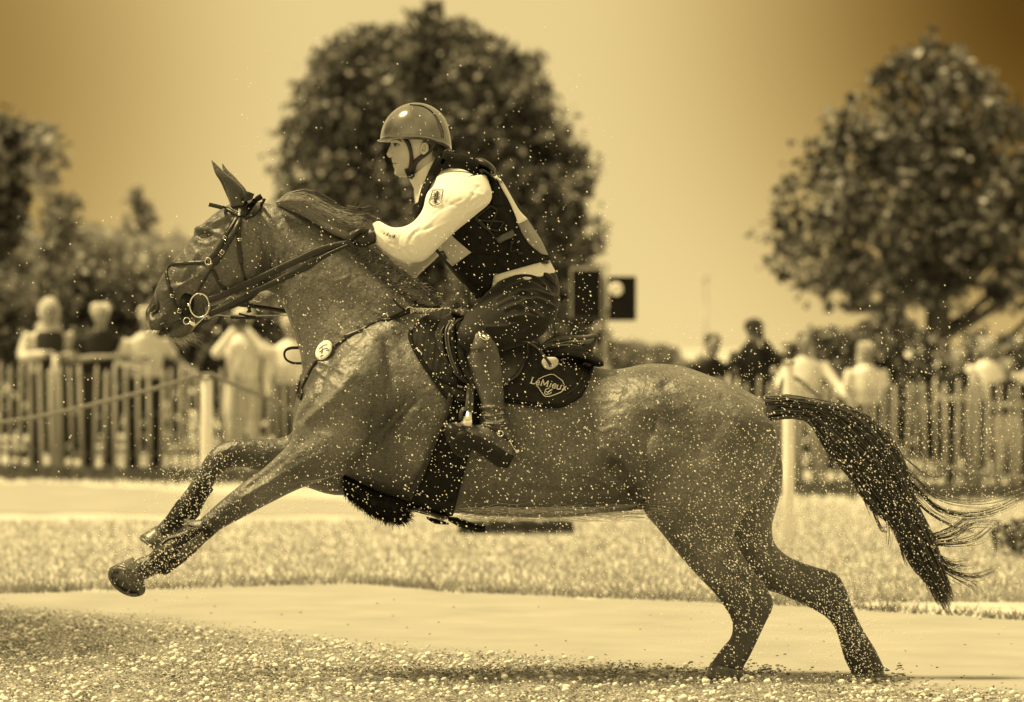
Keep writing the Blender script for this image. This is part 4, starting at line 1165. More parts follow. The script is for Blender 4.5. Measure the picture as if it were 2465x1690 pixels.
loft_px(m_, [cG(1590,1175) + cG(1600,1215) + (.05, .05), cG(1680,1185) + cG(1690,1265) + (.07, .05), cG(1800,1225) + cG(1790,1305) + (.07, .05), cG(1900,1255) + cG(1890,1325) + (.06, .05), cG(1955,1262) + cG(1950,1320) + (.04, .05)], 16, 4, 3)
m_.build('end_flap', M['fleece'], fl)

# breastplate
bp_ = empty('breastplate', W(780, 840, -.2), "leather breastplate with oval pale medallion across the horse's shoulder", "breastplate")
m_ = MB()
strap(m_, hbvh, [(998,744), (980,750), cT(440,1150), cB(2324,690), cB(2160,775), cB(2000,850)], .020, .005, .005)
strap(m_, hbvh, [cB(2010,860), cB(1920,915), cB(1860,950)], .012, .004, .004); strap(m_, hbvh, [cB(1740,1060), cB(1680,1150), cB(1630,1250), cB(1590,1340), cB(1555,1420)], .013, .004, .005)
m_.build('strap', M['leather'], bp_)
m_ = MB(); p_, n_ = drape(hbvh, *cB(1810, 975), .010)
ax = (W(*cB(1880, 900), 0) - W(*cB(1745, 1050), 0)).normalized(); n_ = n_.normalized(); ax = (ax - n_ * ax.dot(n_)).normalized(); bx = n_.cross(ax)
V_ = []
for (r_, d_) in ((0, .004), (.8, .004), (1, .002), (1, -.001)):
    for k in range(28):
        t = 2 * math.pi * k / 28; V_.append(tuple(p_ + ax * (.0425 * r_ * math.cos(t)) + bx * (.030 * r_ * math.sin(t)) + n_ * d_))
m_.add(V_, ring_faces(4, 28)); med = m_.build('medallion', M['thread'], bp_, fix=True)
m_ = MB()
for seg in ([(1745,960),(1790,930),(1840,915)], [(1780,940),(1785,965)], [(1750,990),(1800,960),(1850,955)], [(1775,985),(1790,1000)], [(1795,975),(1770,1005)], [(1830,975),(1870,970),(1855,985)], [(1770,1030),(1800,1020)], [(1780,1020),(1770,1040)]):
    P = []
    for q in seg:
        w_ = W(*cB(*q), p_.y); d_ = w_ - p_; w_ = w_ - n_ * d_.dot(n_) + n_ * .0045; P.append(w_)
    ribbon(m_, P, [n_] * len(P), .0032, .0008)
m_.build('engraving', M['brown'], med)
m_ = MB(); p_, n_ = drape(hbvh, *cT(620, 1080), .008); torus(m_, p_, .016, .003, (1, 0, .1), (0, -.2, .8), 18, 6); m_.build('ring', M['metal'], bp_); m_ = MB()
p_, n_ = drape(hbvh, *cT(398, 1150), .010); torus(m_, p_, .011, .003, (.6, 0, .8), (-.8, 0, .6), 18, 6, arc=(-1.9, 1.9))
m_.build('ring', M['metal'], bp_)
m_ = MB()  # plaited cord from the ring up to the saddle
for j in range(3):
    P = []
    for k, t in enumerate(np.linspace(0, 1, 26)):
        q = cr([cT(630,1085), cT(760,1095), cT(900,1095), cT(1060,1085), cT(1200,1095)], 5); qq = q[int(t * (len(q) - 1))]
        a, b = drape(hbvh, qq[0] + 0, max(qq[1], 748), .010, -.06)
        P.append(a + Vector((0, -.004 * math.cos(k * 1.3 + j * 2.1), .008 * math.sin(k * 1.3 + j * 2.1))))
    tube(m_, P, .0035, 6, smooth=False)
m_.build('plaited_cord', M['bib'], bp_)
m_ = MB()
P = [drape(hbvh, *cT(x, y_), .006) for x, y_ in ((640,1070),(690,1010),(740,990),(790,1030))]; ribbon(m_, [a for a, b in P], [b for a, b in P], .022, .004); m_.build('strap_end', M['leather'], bp_); m_ = MB()
P = [drape(hbvh, *cT(x, y_), .004)[0] for x, y_ in ((460,960),(500,1010),(560,1060),(610,1085))]; tube(m_, P, .0025, 6); m_.build('strap_end', M['leather'], bp_); m_ = MB()
P = [drape(hbvh, *cB(x, y_), .006) for x, y_ in ((1560,1260),(1550,1340),(1560,1400),(1590,1440),(1600,1380),(1580,1330))]; ribbon(m_, [a for a, b in P], [b for a, b in P], .014, .006)
m_.build('strap_end', M['leather'], bp_)
m_ = MB()   # neck strap standing off in front of the chest
P = [W(x, y_, Y_) for x, y_, Y_ in (cB(1640,940) + (0,), cB(1560,948) + (-.0,), cB(1480,952) + (0,), cB(1430,975) + (0,), cB(1418,1020) + (0,), cB(1440,1065) + (0,), cB(1500,1095) + (0,), cB(1580,1098) + (0,), cB(1650,1090) + (0,))]
tube(m_, P, [.006,.006,.006,.005,.0045,.0045,.005,.005,.005], 8); m_.build('neck_strap', M['leather'], bp_)

# bridle with reins
brd = empty('bridle', W(560, 600, -.1), "dark leather bridle with large loose-ring bit and reins on the horse's head", "bridle")
def bst(name, pts, w, t=.005, off=.004, mat='leather', sub=5, Y=-.1, relax=2, par=None):
    m_ = MB(); P = strap(m_, hbvh, pts, w, t, off, sub, Y, relax); return m_.build(name, M[mat], par or brd)
def keeper(pt, w, h, ang, off=.011, name='buckle'):
    m_ = MB(); p_, n_ = drape(hbvh, *pt, off)
    a = math.radians(ang); u = Vector((math.cos(a), 0, math.sin(a))); u = (u - n_ * u.dot(n_)).normalized(); v_ = n_.cross(u)
    q = [p_ + u * (sx * w / 2) + v_ * (sy * h / 2) for sx, sy in ((-1,-1),(1,-1),(1,1),(-1,1),(-1,-1))]
    tube(m_, q, .0017, 6, smooth=False); tube(m_, [p_ - u * w / 2, p_ + u * w / 2 * .3], .0012, 5, smooth=False)
    return m_.build(name, M['metal'], brd)
bst('headpiece', [cA(1090,372), cA(1070,420), cA(1030,500), cA(990,600)], .034, .007, .005)
bst('headpiece_padding', [cA(1200,408), cA(1140,450), cA(1070,540), cA(1030,610)], .022, .010, .004, 'black')
bst('headpiece_padding', [cA(1225,430), cA(1190,520), cA(1120,590), cA(1040,620)], .014, .010, .004, 'leather')
bst('browband', [cA(1000,605), cA(940,575), cA(860,535), cA(800,515), cA(720,495), cA(690,490)], .016, .006, .006, 'leather', Y=-.11)
m_ = MB()
for k in range(9): ball(m_, W(*cA(695 + 14 * k, 492 + 4 * k), -.105), .005, 8, 6)
m_.build('browband_beads', M['palehair'], brd)
bst('cheekpiece', [cA(965,610), cA(900,710), cA(835,830), cA(780,930), cA(700,1020)], .021, .005)
bst('cheekpiece', [cA(995,630), cA(930,770), cA(860,890), cA(800,990), cA(745,1060)], .019, .005, .006)
bst('cheekpiece', [cA(745,1060), cA(680,1160), cA(620,1260), cA(575,1350)], .009, .004)
bst('throatlash', [cA(990,640), cA(980,740), cA(980,850), cA(990,960), cA(1005,1060)], .017, .005)
bst('throatlash', [cA(1003,1050), cA(1020,1140), cA(1045,1220)], .010, .004)
bst('noseband', [cA(335,1062), cA(400,1058), cA(500,1053), cA(600,1048), cA(672,1045)], .016, .008, .003)
bst('noseband', [cA(730,1120), cA(760,1190), cA(800,1260), cA(860,1310)], .013, .005)
bst('noseband', [cA(335,1066), cA(300,1095), cA(280,1140)], .013, .006, .003)
bst('flash_strap', [cA(282,1130), cA(290,1190), cA(310,1280), cA(340,1380), cA(365,1450), cA(400,1520), cB(430,640), cB(480,680)], .013, .005)
for pt, w, h, a in ((cA(848,802),.014,.012,-40), (cA(980,835),.012,.010,0), (cA(820,945),.014,.014,-40), (cB(337,445),.012,.010,-10), (cB(405,590),.014,.014,-20)):
    keeper(pt, w, h, a)
m_ = MB()
p_, n_ = drape(hbvh, *cA(695, 1040), .009); torus(m_, p_, .014, .0022, (1, 0, 0), (0, 0, 1), 20, 6, .8); m_.build('noseband_ring', M['metal'], brd)
m_ = MB(); p_, n_ = drape(hbvh, *cA(985, 600), .010); ball(m_, p_, (.006, .003, .006), 10, 6); m_.build('rosette', M['metal'], brd)
# bit, bit guard
p_, n_ = drape(hbvh, *cB(500, 540), .004)
m_ = MB()
cc = W(*cB(480, 530), p_.y - .004)
V_ = []
for d_ in (0, -.006):
    for k in range(28):
        t = 2 * math.pi * k / 28; V_.append((cc.x + .030 * math.cos(t) * .95, cc.y + d_, cc.z + .045 * math.sin(t)))
m_.add(V_, ring_faces(2, 28)); m_.build('bit_guard', M['blackl'] if 'blackl' in M else M['black'], brd, fix=True)
m_ = MB(); bc = W(*cB(601, 540), p_.y - .022); torus(m_, bc, .0430, .0032, (.88, -.1, 0), (0, 0, 1.07), 40, 8)
ball(m_, W(*cB(498, 537), p_.y - .024), .007, 10, 8); m_.build('bit_ring', M['metal'], brd)
m_ = MB(); torus(m_, W(*cB(478, 690), p_.y - .01), .013, .0022, (1, 0, 0), (0, .2, 1), 18, 6)
loft_px(m_, [cB(500,690) + cB(510,725) + (.006, p_.y - .012), cB(530,690) + cB(545,745) + (.008, p_.y - .012), cB(560,705) + cB(568,735) + (.006, p_.y - .012)], 10, 3)
P = [W(*cB(x, y_), p_.y) for x, y_ in ((540,745),(600,700),(640,660),(690,640))]; tube(m_, P, .002, 6); m_.build('curb_link', M['metal'], brd)
# reins running back to the rider's hand
def rein(pts, w, Y0, Y1, name='rein', mat='leather', t=.004):
    P2 = cr(pts, 6); P = []
    d = np.linspace(0, 1, len(P2))
    for q, s in zip(P2, d):
        y_ = Y0 + (Y1 - Y0) * s
        a, n = drape(hbvh, q[0], q[1], .010, y_)
        y_ = min(y_, a.y)
        P.append(W(q[0], q[1], y_))
    P = np.array([tuple(a) for a in P])
    for _ in range(6): P[1:-1, 1] = (P[:-2, 1] + 2 * P[1:-1, 1] + P[2:, 1]) / 4
    m_ = MB(); ribbon(m_, P, [Vector((0, -1, .05)).normalized()] * len(P), w, t); return m_.build(name, M[mat], brd)
rein([cA(690,1408), cA(800,1370), cA(950,1300), cA(1170,1200), cA(1400,1092), cA(1600,1000), cA(1750,935), cA(1900,885), cA(2045,855)], [.026,.025,.025,.025,.026,.028,.030,.025,.020], -.095, -.165)
rein([cA(700,1530), cA(850,1470), cA(1000,1395), cA(1150,1320), cA(1300,1250), cA(1500,1150), cA(1650,1070), cA(1760,1000), cA(1900,935), cA(2045,870)], [.014,.020,.022,.022,.023,.026,.032,.028,.018,.016], -.10, -.16)
rein([cA(1740,1010), cA(1850,955), cA(1950,910), cA(2050,868)], .008, -.165, -.17)
m_ = MB()
P = [W(*cA(x, y_), .07) for x, y_ in ((990,1455),(1100,1465),(1250,1485),(1450,1520),(1560,1535))]; ribbon(m_, P, [Vector((0, -1, .2))] * 5, .016, .004); m_.build('rein', M['leather'], brd)
m_ = MB(); P = [W(*cB(x, y_), .07) for x, y_ in ((680,668),(760,632),(850,640),(950,640),(1100,640),(1300,637),(1500,640))]; tube(m_, P, [.003,.003,.0025,.0035,.003,.002,.002], 6); m_.build('martingale_cord', M['palehair'], brd)
m_ = MB()
for a, b, r in (((900,655),(1150,660),.006),((980,620),(1140,650),.004),((1060,500),(1090,610),.006),((1100,540),(1060,610),.004),((980,540),(1120,530),.005)):
    tube(m_, [W(*cB(*a), -.02), W(*cB((a[0]+b[0])/2, (a[1]+b[1])/2 + 6), -.02), W(*cB(*b), -.02)], r, 8)
m_.build('martingale_stop', M['leather'], brd)
m_ = MB(); torus(m_, W(*cB(1165, 468), -.03), .014, .003, (1, .2, 0), (0, .3, 1), 18, 6, .9); m_.build('martingale_ring', M['metal'], brd); m_ = MB()
tube(m_, [W(*cB(860,480), -.05), W(*cB(910,450), -.05), W(*cB(940,500), -.05), W(*cB(900,520), -.05)], .0025, 6); m_.build('martingale_hook', M['metal'], brd)
m_ = MB(); P = [W(*cB(x, y_), -.075) for x, y_ in ((700,640),(800,590),(950,540),(1100,470),(1180,390),(1240,300))]; ribbon(m_, P, [Vector((0, -1, .3))] * 6, .016, .004); m_.build('rein', M['leather'], brd)

# tendon boots on the forelegs
def tboot(stations, Y, label, pale=None):
    root = empty('tendon_boot', W(stations[1][0], stations[1][1], Y), label, "leg boot")
    m_ = MB(); loft_px(m_, [s[:4] + (s[4], Y) for s in stations], 20, 6)
    v, f, _ = remesh(m_, .005, 4); o = obj_from(v, f, 'shell', M['blackl'] if 'blackl' in M else M['leather'], root)
    return root, bvh_of(v, f)
r1, bb = tboot([(478,1250,520,1284,.048),(452,1262,492,1308,.050),(420,1285,462,1338,.048),(388,1308,432,1362,.050),(368,1326,404,1382,.048),(356,1338,384,1384,.040)], -.15, "black tendon boot with grey strike plate on the leading near foreleg")
m_ = MB(); patch(m_, bb, [cF(790,1180), cF(860,1090), cF(950,1015), cF(1040,980)], [cF(800,1250), cF(880,1190), cF(980,1110), cF(1055,1040)], .003, .004, 20, 8); m_.build('strike_plate', M['brown'], r1)
m_ = MB(); strap(m_, bb, [cF(640,1080), cF(700,1030), cF(800,1000), cF(900,960)], .016, .004, .004); strap(m_, bb, [cF(850,880), cF(930,880), cF(1030,900)], .035, .004, .004); m_.build('fastening', M['brown'], r1)
tboot([(470,1150,515,1178,.044),(452,1182,492,1212,.044),(426,1206,478,1244,.046),(404,1238,446,1268,.044),(390,1256,424,1284,.038)], .16, "black tendon boot on the bent far foreleg")

# ------------------------------------------------------------------ terrain
def gz(x, y):
    t = min(max((y - 4) / 18.0, 0), 1); t = t * t * (3 - 2 * t)
    return -0.021 * (min(max(x, -9), 12) + 5.2) * t
def gp(px, py):
    """ground point seen at a pixel"""
    lo, hi = 6.0, 400.0
    for _ in range(50):
        d = (lo + hi) / 2; s = PPM * CAM_D / d
        z = CAM_Z - (py - HY) / s
        if z > gz((px - CX) / s, d - CAM_D): lo = d
        else: hi = d
    s = PPM * CAM_D / d
    x = (px - CX) / s
    return Vector((x, d - CAM_D, gz(x, d - CAM_D)))
M['grass'] = material('pale_dry_grass', 0.34, 0.56, 0.9, 0.2, 3.2, 10, 0.6, 40)
M['track'] = material('sandy_track', 0.28, 0.34, 0.9, 0.2, 2.2, 10, 0.5, 30)
M['blade'] = material('grass_blades', 0.26, 0.42, 0.7, 0.3, 2.5, 6, trans=.3)
xs = np.r_[np.linspace(-300, -14, 14), np.linspace(-12, 14, 60), np.linspace(16, 300, 14)]
ys = np.r_[np.linspace(-30, 2, 12), np.linspace(3, 40, 60), np.linspace(44, 900, 16)]
Vg = [(x, y_, gz(x, y_)) for y_ in ys for x in xs]; nx = len(xs)
g_ = MB(); g_.add(Vg, [(j * nx + i, j * nx + i + 1, (j + 1) * nx + i + 1, (j + 1) * nx + i) for j in range(len(ys) - 1) for i in range(nx - 1)])
tag(g_.build('ground', M['grass']), "pale grass field running back to the fence and the trees", "ground", kind='structure')
def strip(name, top, bot, mat, lift, label, nu=160, nv=10, jit=0.0):
    A = cr([tuple(gp(*q)) for q in top], 10); B = cr([tuple(gp(*q)) for q in bot], 10)
    res = lambda X: np.stack([np.interp(np.linspace(0, 1, nu), np.linspace(0, 1, len(X)), X[:, k]) for k in range(3)], 1)
    A, B = res(A), res(B); ph = rng.random(8) * 6
    for X, sg in ((A, 1), (B, -1)):
        s_ = X[:, 0]
        X[:, 1] += jit * (np.sin(s_ * 3.1 + ph[0] * sg) * .5 + np.sin(s_ * 7.3 + ph[1]) * .3 + np.sin(s_ * 17 + ph[2] * sg) * .2)
    V_ = []
    for i in range(nu):
        for j in range(nv + 1):
            p = A[i] + (B[i] - A[i]) * j / nv; V_.append((p[0], p[1], gz(p[0], p[1]) + lift))
    m_ = MB(); m_.add(V_, [(i * (nv + 1) + j, i * (nv + 1) + j + 1, (i + 1) * (nv + 1) + j + 1, (i + 1) * (nv + 1) + j) for i in range(nu - 1) for j in range(nv)])
    o = m_.build(name, mat, fix=False); tag(o, label, name.replace('_', ' '), kind='structure'); return A, B
VERGE = [(-700,1440),(0,1478),(300,1502),(600,1534),(1000,1580),(1400,1606),(1800,1636),(2100,1662),(2465,1684),(2900,1706)]
strip('track', [(-900,1446),(0,1432),(300,1424),(600,1412),(860,1408),(1000,1420),(1110,1432),(1200,1422),(1300,1430),(1420,1444),(1560,1438),(1700,1450),(1900,1462),(2100,1474),(2300,1484),(2465,1496),(3200,1540)],
      VERGE, M['track'], .004, "smooth pale sandy track the horse gallops along", jit=.10)
strip('path', [(-500,1150),(0,1162),(400,1180),(800,1206),(1100,1216),(1420,1240)], [(-500,1228),(0,1234),(400,1240),(800,1242),(1100,1252),(1420,1262)], M['track'], .004, "far pale path in front of the paling fence", jit=.35)

def blades(name, n, area, h, w, mat, label, reject=None, lean=.5):
    V_, F_ = [], []
    k = 0; tries = 0
    while k < n and tries < n * 6:
        tries += 1
        x, y_ = area()
        if reject and reject(x, y_): continue
        z = gz(x, y_); a = random.uniform(0, math.pi); hh = h * random.uniform(.5, 1.4); ww = w * random.uniform(.6, 1.3)
        dx, dy = math.cos(a) * ww / 2, math.sin(a) * ww / 2; lx, ly = random.gauss(0, lean) * hh, random.gauss(0, lean) * hh
        i = len(V_); V_ += [(x - dx, y_ - dy, z), (x + dx, y_ + dy, z), (x + lx, y_ + ly, z + hh)]; F_.append((i, i + 1, i + 2)); k += 1
    m_ = MB(); m_.add(V_, F_); o = m_.build(name, mat, smooth=False); return tag(o, label, 'grass', kind='stuff')
vx = np.array([q[0] for q in VERGE]); vy = np.array([q[1] for q in VERGE])
def px_of(x, y_, z=0):
    s = PPM * CAM_D / (CAM_D + y_); return x * s + CX, HY - (z - CAM_Z) * s
TR = [(-900,1446),(0,1432),(860,1408),(1110,1430),(1420,1442),(1900,1462),(2465,1496),(3200,1540)]
tx = np.array([q[0] for q in TR]); ty = np.array([q[1] for q in TR])
def on_track(x, y_):
    a, b = px_of(x, y_, gz(x, y_)); return b > np.interp(a, tx, ty) - 2 or (a < 1420 and b < 1256 and b > 1165)
def lawn_area():
    y_ = 4.5 + 17 * random.random() ** 1.5
    s = (CAM_D + y_) / CAM_D; return random.uniform(-2.3, 2.3) * s, y_
blades('lawn_grass', 42000, lawn_area, .034, .011, M['blade'], "short pale grass between the track and the far path", on_track)
M['tuft'] = material('darker_grass', 0.12, 0.28, 0.8, 0.2, 4, 6, trans=.2)
M['dgrass'] = material('shaded_grass', 0.05, 0.13, 0.8, 0.2, 4, 6, trans=.2)  # shade at the fence foot painted in as darker grass
def edge_area():
    px_ = random.uniform(-100, 2565); c = math.sin(px_ * .021) + math.sin(px_ * .0071 + 1) + random.gauss(0, .5)
    if c < .35: px_ = random.uniform(-100, 2565)
    p = gp(px_, np.interp(px_, tx, ty) - abs(random.gauss(0, 7)) - 1); return p.x, p.y
blades('track_edge_tufts', 2600, edge_area, .04, .010, M['tuft'], "darker ragged grass tufts along the far edge of the sandy track")
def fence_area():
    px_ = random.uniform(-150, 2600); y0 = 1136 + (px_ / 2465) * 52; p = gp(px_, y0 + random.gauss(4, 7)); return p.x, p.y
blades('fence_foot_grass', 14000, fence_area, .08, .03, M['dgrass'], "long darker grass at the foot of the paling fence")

# flowering clover verge in the foreground
M['clover'] = material('clover_heads', 0.6, 0.8, 0.8, 0.2, 60, bump_s=0.5, bump_scale=200)
M['cleaf'] = material('clover_leaves', 0.06, 0.40, 0.7, 0.3, 6, 6, trans=.25)
M['soil'] = material('verge_ground', 0.26, 0.5, 0.9, 0.2, 14, 8, 0.8, 60)
strip('verge', VERGE, [(-700,1990),(0,2000),(1200,2010),(2900,2010)], M['soil'], .008, "rough grassy verge in the foreground", jit=.04)
ico = bmesh.new(); bmesh.ops.create_icosphere(ico, subdivisions=1, radius=1); iv = np.array([tuple(v.co) for v in ico.verts]); if_ = [tuple(v.index for v in f.verts) for f in ico.faces]; ico.free()
ico = bmesh.new(); bmesh.ops.create_icosphere(ico, subdivisions=2, radius=1); iv2 = np.array([tuple(v.co) for v in ico.verts]); if2 = [tuple(v.index for v in f.verts) for f in ico.faces]; ico.free()
def verge_pt():
    while True:
        y_ = random.uniform(-2.2, 4.2); x = random.uniform(-2.3, 2.3) * (CAM_D + y_) / CAM_D
        a, b = px_of(x, y_)
        d = b - np.interp(a, vx, vy)
        if d > 14 or (d > -14 and random.random() < .4 + d / 40): return x, y_, d
m_ = MB()
cl = [(random.uniform(-2.6, 2.6), random.uniform(-2.2, 4)) for k in range(90)]
for k in range(4300):
    x, y_, d = verge_pt()
    if random.random() < .45:
        c = random.choice(cl); x2, y2 = c[0] + random.gauss(0, .10), c[1] + random.gauss(0, .14)
        a, b = px_of(x2, y2)
        if b > np.interp(a, vx, vy) + 6: x, y_ = x2, y2
    r = .0045 * (3.6 ** (random.random() ** 2.0))
    m_.add(iv2 * np.array([r, r, r * random.uniform(.6, .9)]) * (1 + rng.normal(0, .06, (len(iv2), 1))) + np.array([x, y_, .012 + random.uniform(.0, .022)]), if2)
tag(m_.build('clover_flowers', M['clover']), "pale round clover heads scattered over the foreground verge", "clover", kind='stuff')
V_, F_ = [], []
for k in range(80000):
    x, y_, d = verge_pt(); z = random.uniform(.008, .034 if random.random() < .97 else .07); r = random.uniform(.003, .009); a = random.uniform(0, 6.28); t = random.uniform(-.6, .6)
    u = np.array([math.cos(a), math.sin(a), t]) * r; v_ = np.array([-math.sin(a), math.cos(a), random.uniform(-.6, .6)]) * r * .7; c = np.array([x, y_, z])
    i = len(V_); V_ += [tuple(c - u), tuple(c + v_), tuple(c + u), tuple(c - v_)]; F_.append((i, i + 1, i + 2, i + 3))
m_ = MB(); m_.add(V_, F_); tag(m_.build('clover_leaves', M['cleaf'], smooth=False), "small dark leaves between the clover heads in the foreground", "clover leaves", kind='stuff')

# clods and hoof-torn crumbs on the track
M['clod'] = material('track_clods', 0.10, 0.26, 0.9, 0.1, 30)
m_ = MB()
for k in range(420):
    if k < 100: px_, py_ = random.uniform(0, 2465), random.uniform(1440, 1640)
    elif k < 280: px_, py_ = random.gauss(1770, 70), random.gauss(1622, 9)
    else: px_, py_ = random.gauss(2110, 60), random.gauss(1640, 9)
    p = gp(px_, min(py_, 1680)); r = random.uniform(.002, .005) if k < 100 else random.uniform(.0025, .008)
    m_.add(iv * np.array([r * 1.5, r * 1.3, r * .6]) * (1 + rng.normal(0, .2, (len(iv), 1))) + np.array([p.x, p.y, p.z + .006 + (random.uniform(0, .05) if k >= 100 and random.random() < .3 else 0)]), if_)
tag(m_.build('clods', M['clod']), "small dark clods and crumbs scattered over the pale track round the hind hooves", "clods", kind='stuff')

# ------------------------------------------------------------------ fence, posts, rope
M['pale'] = material('weathered_paling', 0.24, 0.56, 0.8, 0.2, 5, 6, 0.3, 40, stretch=(1, 1, .2))
M['postw'] = material('white_post_paint', 0.72, 0.80, 0.6, 0.4, 6)
M['rope'] = material('hemp_rope', 0.13, 0.22, 0.8, 0.2, 90)
M['wire'] = material('fence_wire', 0.12, 0.18, 0.4, 0.5, 20, metal=.6)
FD = 23.9
fx0, fx1 = -7.4, 7.6
fence = empty('paling_fence', (0, FD, 0), "chestnut paling fence with upright pales and wires in front of the spectators", "fence")
m_ = MB(); x = fx0; k = 0
while x < fx1:
    h = 1.11 + random.gauss(0, .04); ln = random.gauss(0, .026); w = random.uniform(.032, .044); z = gz(x, FD)
    y_ = FD + .02 * math.sin(x * 2.1)
    P = [(x, y_, z + .02), (x + ln * .5, y_, z + h * .5), (x + ln, y_, z + h - .05), (x + ln, y_, z + h)]
    rr = [w / 2, w / 2, w / 2, .004]
    tube(m_, P, rr, 6, smooth=False)
    x += random.uniform(.078, .122)
m_.build('paling_row', M['pale'], fence)
for hz in (.22, .62, 1.0):
    m_ = MB(); P = [(x_, FD + .02 * math.sin(x_ * 2.1) - .024, gz(x_, FD) + hz + .01 * math.sin(x_ * 5)) for x_ in np.linspace(fx0, fx1, 80)]
    tube(m_, P, .004, 5, smooth=False); m_.build('wire', M['wire'], fence)
for x_ in (-6.45, -4.6, -2.75, -.9, .95, 2.8, 4.65, 6.5):
    m_ = MB(); tube(m_, [(x_, FD + .05, gz(x_, FD) - .05), (x_, FD + .05, gz(x_, FD) + .6), (x_, FD + .05, gz(x_, FD) + 1.2)], [.04, .04, .036], 8); m_.build('post', M['pale'], fence)
def rope_post(px, topy, d, label):
    s = PPM * CAM_D / d; x = (px - CX) / s; z1 = CAM_Z - (topy - HY) / s; z0 = gz(x, d - CAM_D)
    root = empty('rope_post', (x, d - CAM_D, z0), label, "post", "white posts carrying the rope")
    m_ = MB(); tube(m_, [(x, d - CAM_D, z0 - .05), (x, d - CAM_D, z0 + .5), (x, d - CAM_D, z1 - .03), (x, d - CAM_D, z1 - .008), (x, d - CAM_D, z1)], [.037, .037, .037, .033, .012], 16, smooth=False); m_.build('shaft', M['postw'], root)
    m_ = MB(); torus(m_, (x, d - CAM_D - .0, z1 - .015), .040, .008, (1, 0, 0), (0, 1, 0), 18, 6); m_.build('rope_hook', M['wire'], root)
    return Vector((x, d - CAM_D, z1))
a_ = rope_post(497, 905, 24.6, "white round rope post behind the horse's bent foreleg")
b_ = rope_post(1898, 868, 25.1, "white round rope post behind the horse's tail")
def rp(px, py, d):
    s = PPM * CAM_D / d; return ((px - CX) / s, d - CAM_D, CAM_Z - (py - HY) / s)
m_ = MB()
P = cr([rp(-400,1045,24.4), rp(-200,1038,24.4), rp(0,1017,24.4), rp(100,1002,24.45), rp(250,968,24.5), rp(400,928,24.55), rp(497,901,24.6), rp(560,925,24.6), rp(650,960,24.65), rp(730,1000,24.7), rp(900,1055,24.75),
        rp(1150,1090,24.9), rp(1450,1110,25), rp(1700,1080,25.1), rp(1850,985,25.1), rp(1898,905,25.1), rp(2000,980,25.2), rp(2152,1088,25.2), rp(2242,1111,25.3), rp(2340,1138,25.3), rp(2415,1146,25.4), rp(2520,1150,25.4), rp(2800,1120,25.5)], 6)
tube(m_, P, .0135, 10, smooth=False)
tag(m_.build('rope', M['rope']), "sagging thick rope slung between the white posts", "rope")

# ------------------------------------------------------------------ loudspeakers
def spk(x0, y0, x1, y1, d, label, tone, rimtone):
    a, b = Vector(rp(x0, y0, d)), Vector(rp(x1, y1, d)); c = (a + b) / 2; w, h = b.x - a.x, a.z - b.z
    root = empty('loudspeaker', c + Vector((0, 0, -h / 2)), label, "loudspeaker")
    m_ = MB()
    bm_ = bmesh.new(); bmesh.ops.create_cube(bm_, size=1)
    for v in bm_.verts: v.co = Vector((v.co.x * w * (1 if v.co.y < 0 else .7), v.co.y * .34, v.co.z * h))
    bmesh.ops.bevel(bm_, geom=bm_.edges[:], offset=.012, segments=2)
    m_.add(np.array([tuple(v.co) for v in bm_.verts]) + np.array(tuple(c)), [tuple(v.index for v in f.verts) for f in bm_.faces]); bm_.free()
    m_.build('cabinet', tone, root, smooth=False)
    m_ = MB(); box(m_, c + Vector((0, -.172, 0)), (w * .88, .012, h * .90)); m_.build('grille', M['black'], root, smooth=False)
    m_ = MB()
    for sx in (-1, 1): box(m_, c + Vector((sx * w * .47, -.176, 0)), (w * .05, .014, h * .96))
    box(m_, c + Vector((0, -.176, h * .47)), (w * .9, .014, h * .05)); m_.build('front_rim', rimtone, root, smooth=False)
    return root, c, w, h
r_, c_, w_, h_ = spk(1372, 643, 1450, 768, 38, "large loudspeaker with pale rim, left of the pair above the saddle", M['leather'], M['pale'])
r2, c2_, w2, h2 = spk(1464, 666, 1530, 772, 37.6, "small black loudspeaker with pale horn, right of the pair above the saddle", M['black'], M['black'])
m_ = MB(); torus(m_, c2_ + Vector((-.06, -.19, .09)), .045, .02, (1, 0, 0), (0, 0, 1), 20, 8); ball(m_, c2_ + Vector((-.06, -.185, .09)), (.04, .012, .04)); m_.build('horn', M['postw'], r2)
st_ = empty('speaker_stand', (rp(1457, 900, 38)[0], 23.2, -.13), "pole stand carrying the two loudspeakers", "stand")
xs_ = rp(1457, 900, 38)[0]; z0_ = gz(xs_, 23.1)
m_ = MB(); tube(m_, [(xs_, 23.1, z0_ + .1), (xs_, 23.1, 1.2), (xs_, 23.1, CAM_Z + .78)], .022, 10, smooth=False); m_.build('pole', M['pale'], st_)
m_ = MB(); tube(m_, [(xs_ - .2, 23.1, CAM_Z + .30), (xs_, 23.1, CAM_Z + .32), (xs_ + .2, 22.8, CAM_Z + .30)], .02, 8, smooth=False); m_.build('crossbar', M['pale'], st_)
for k in range(3):
    a = k * 2.094 + .5; m_ = MB(); tube(m_, [(xs_, 23.1, z0_ + .75), (xs_ + .55 * math.cos(a), 23.1 + .55 * math.sin(a), z0_ + .01)], .014, 8, smooth=False); m_.build('leg', M['pale'], st_)
x_, y_, z_ = rp(1697, 668, 110)
m_ = MB(); tube(m_, [(x_, y_, gz(x_, y_) - .2), (x_, y_, (z_ + 0) / 2), (x_, y_, z_)], [.07, .06, .03], 8, smooth=False); fp = empty('mast', (x_, y_, gz(x_, y_)), "thin distant mast standing in the hazy gap between the trees", "mast")
m_.build('pole', M['pale'], fp); m_ = MB(); ball(m_, (x_, y_, z_), .1, 8, 6); m_.build('finial', M['pale'], fp)

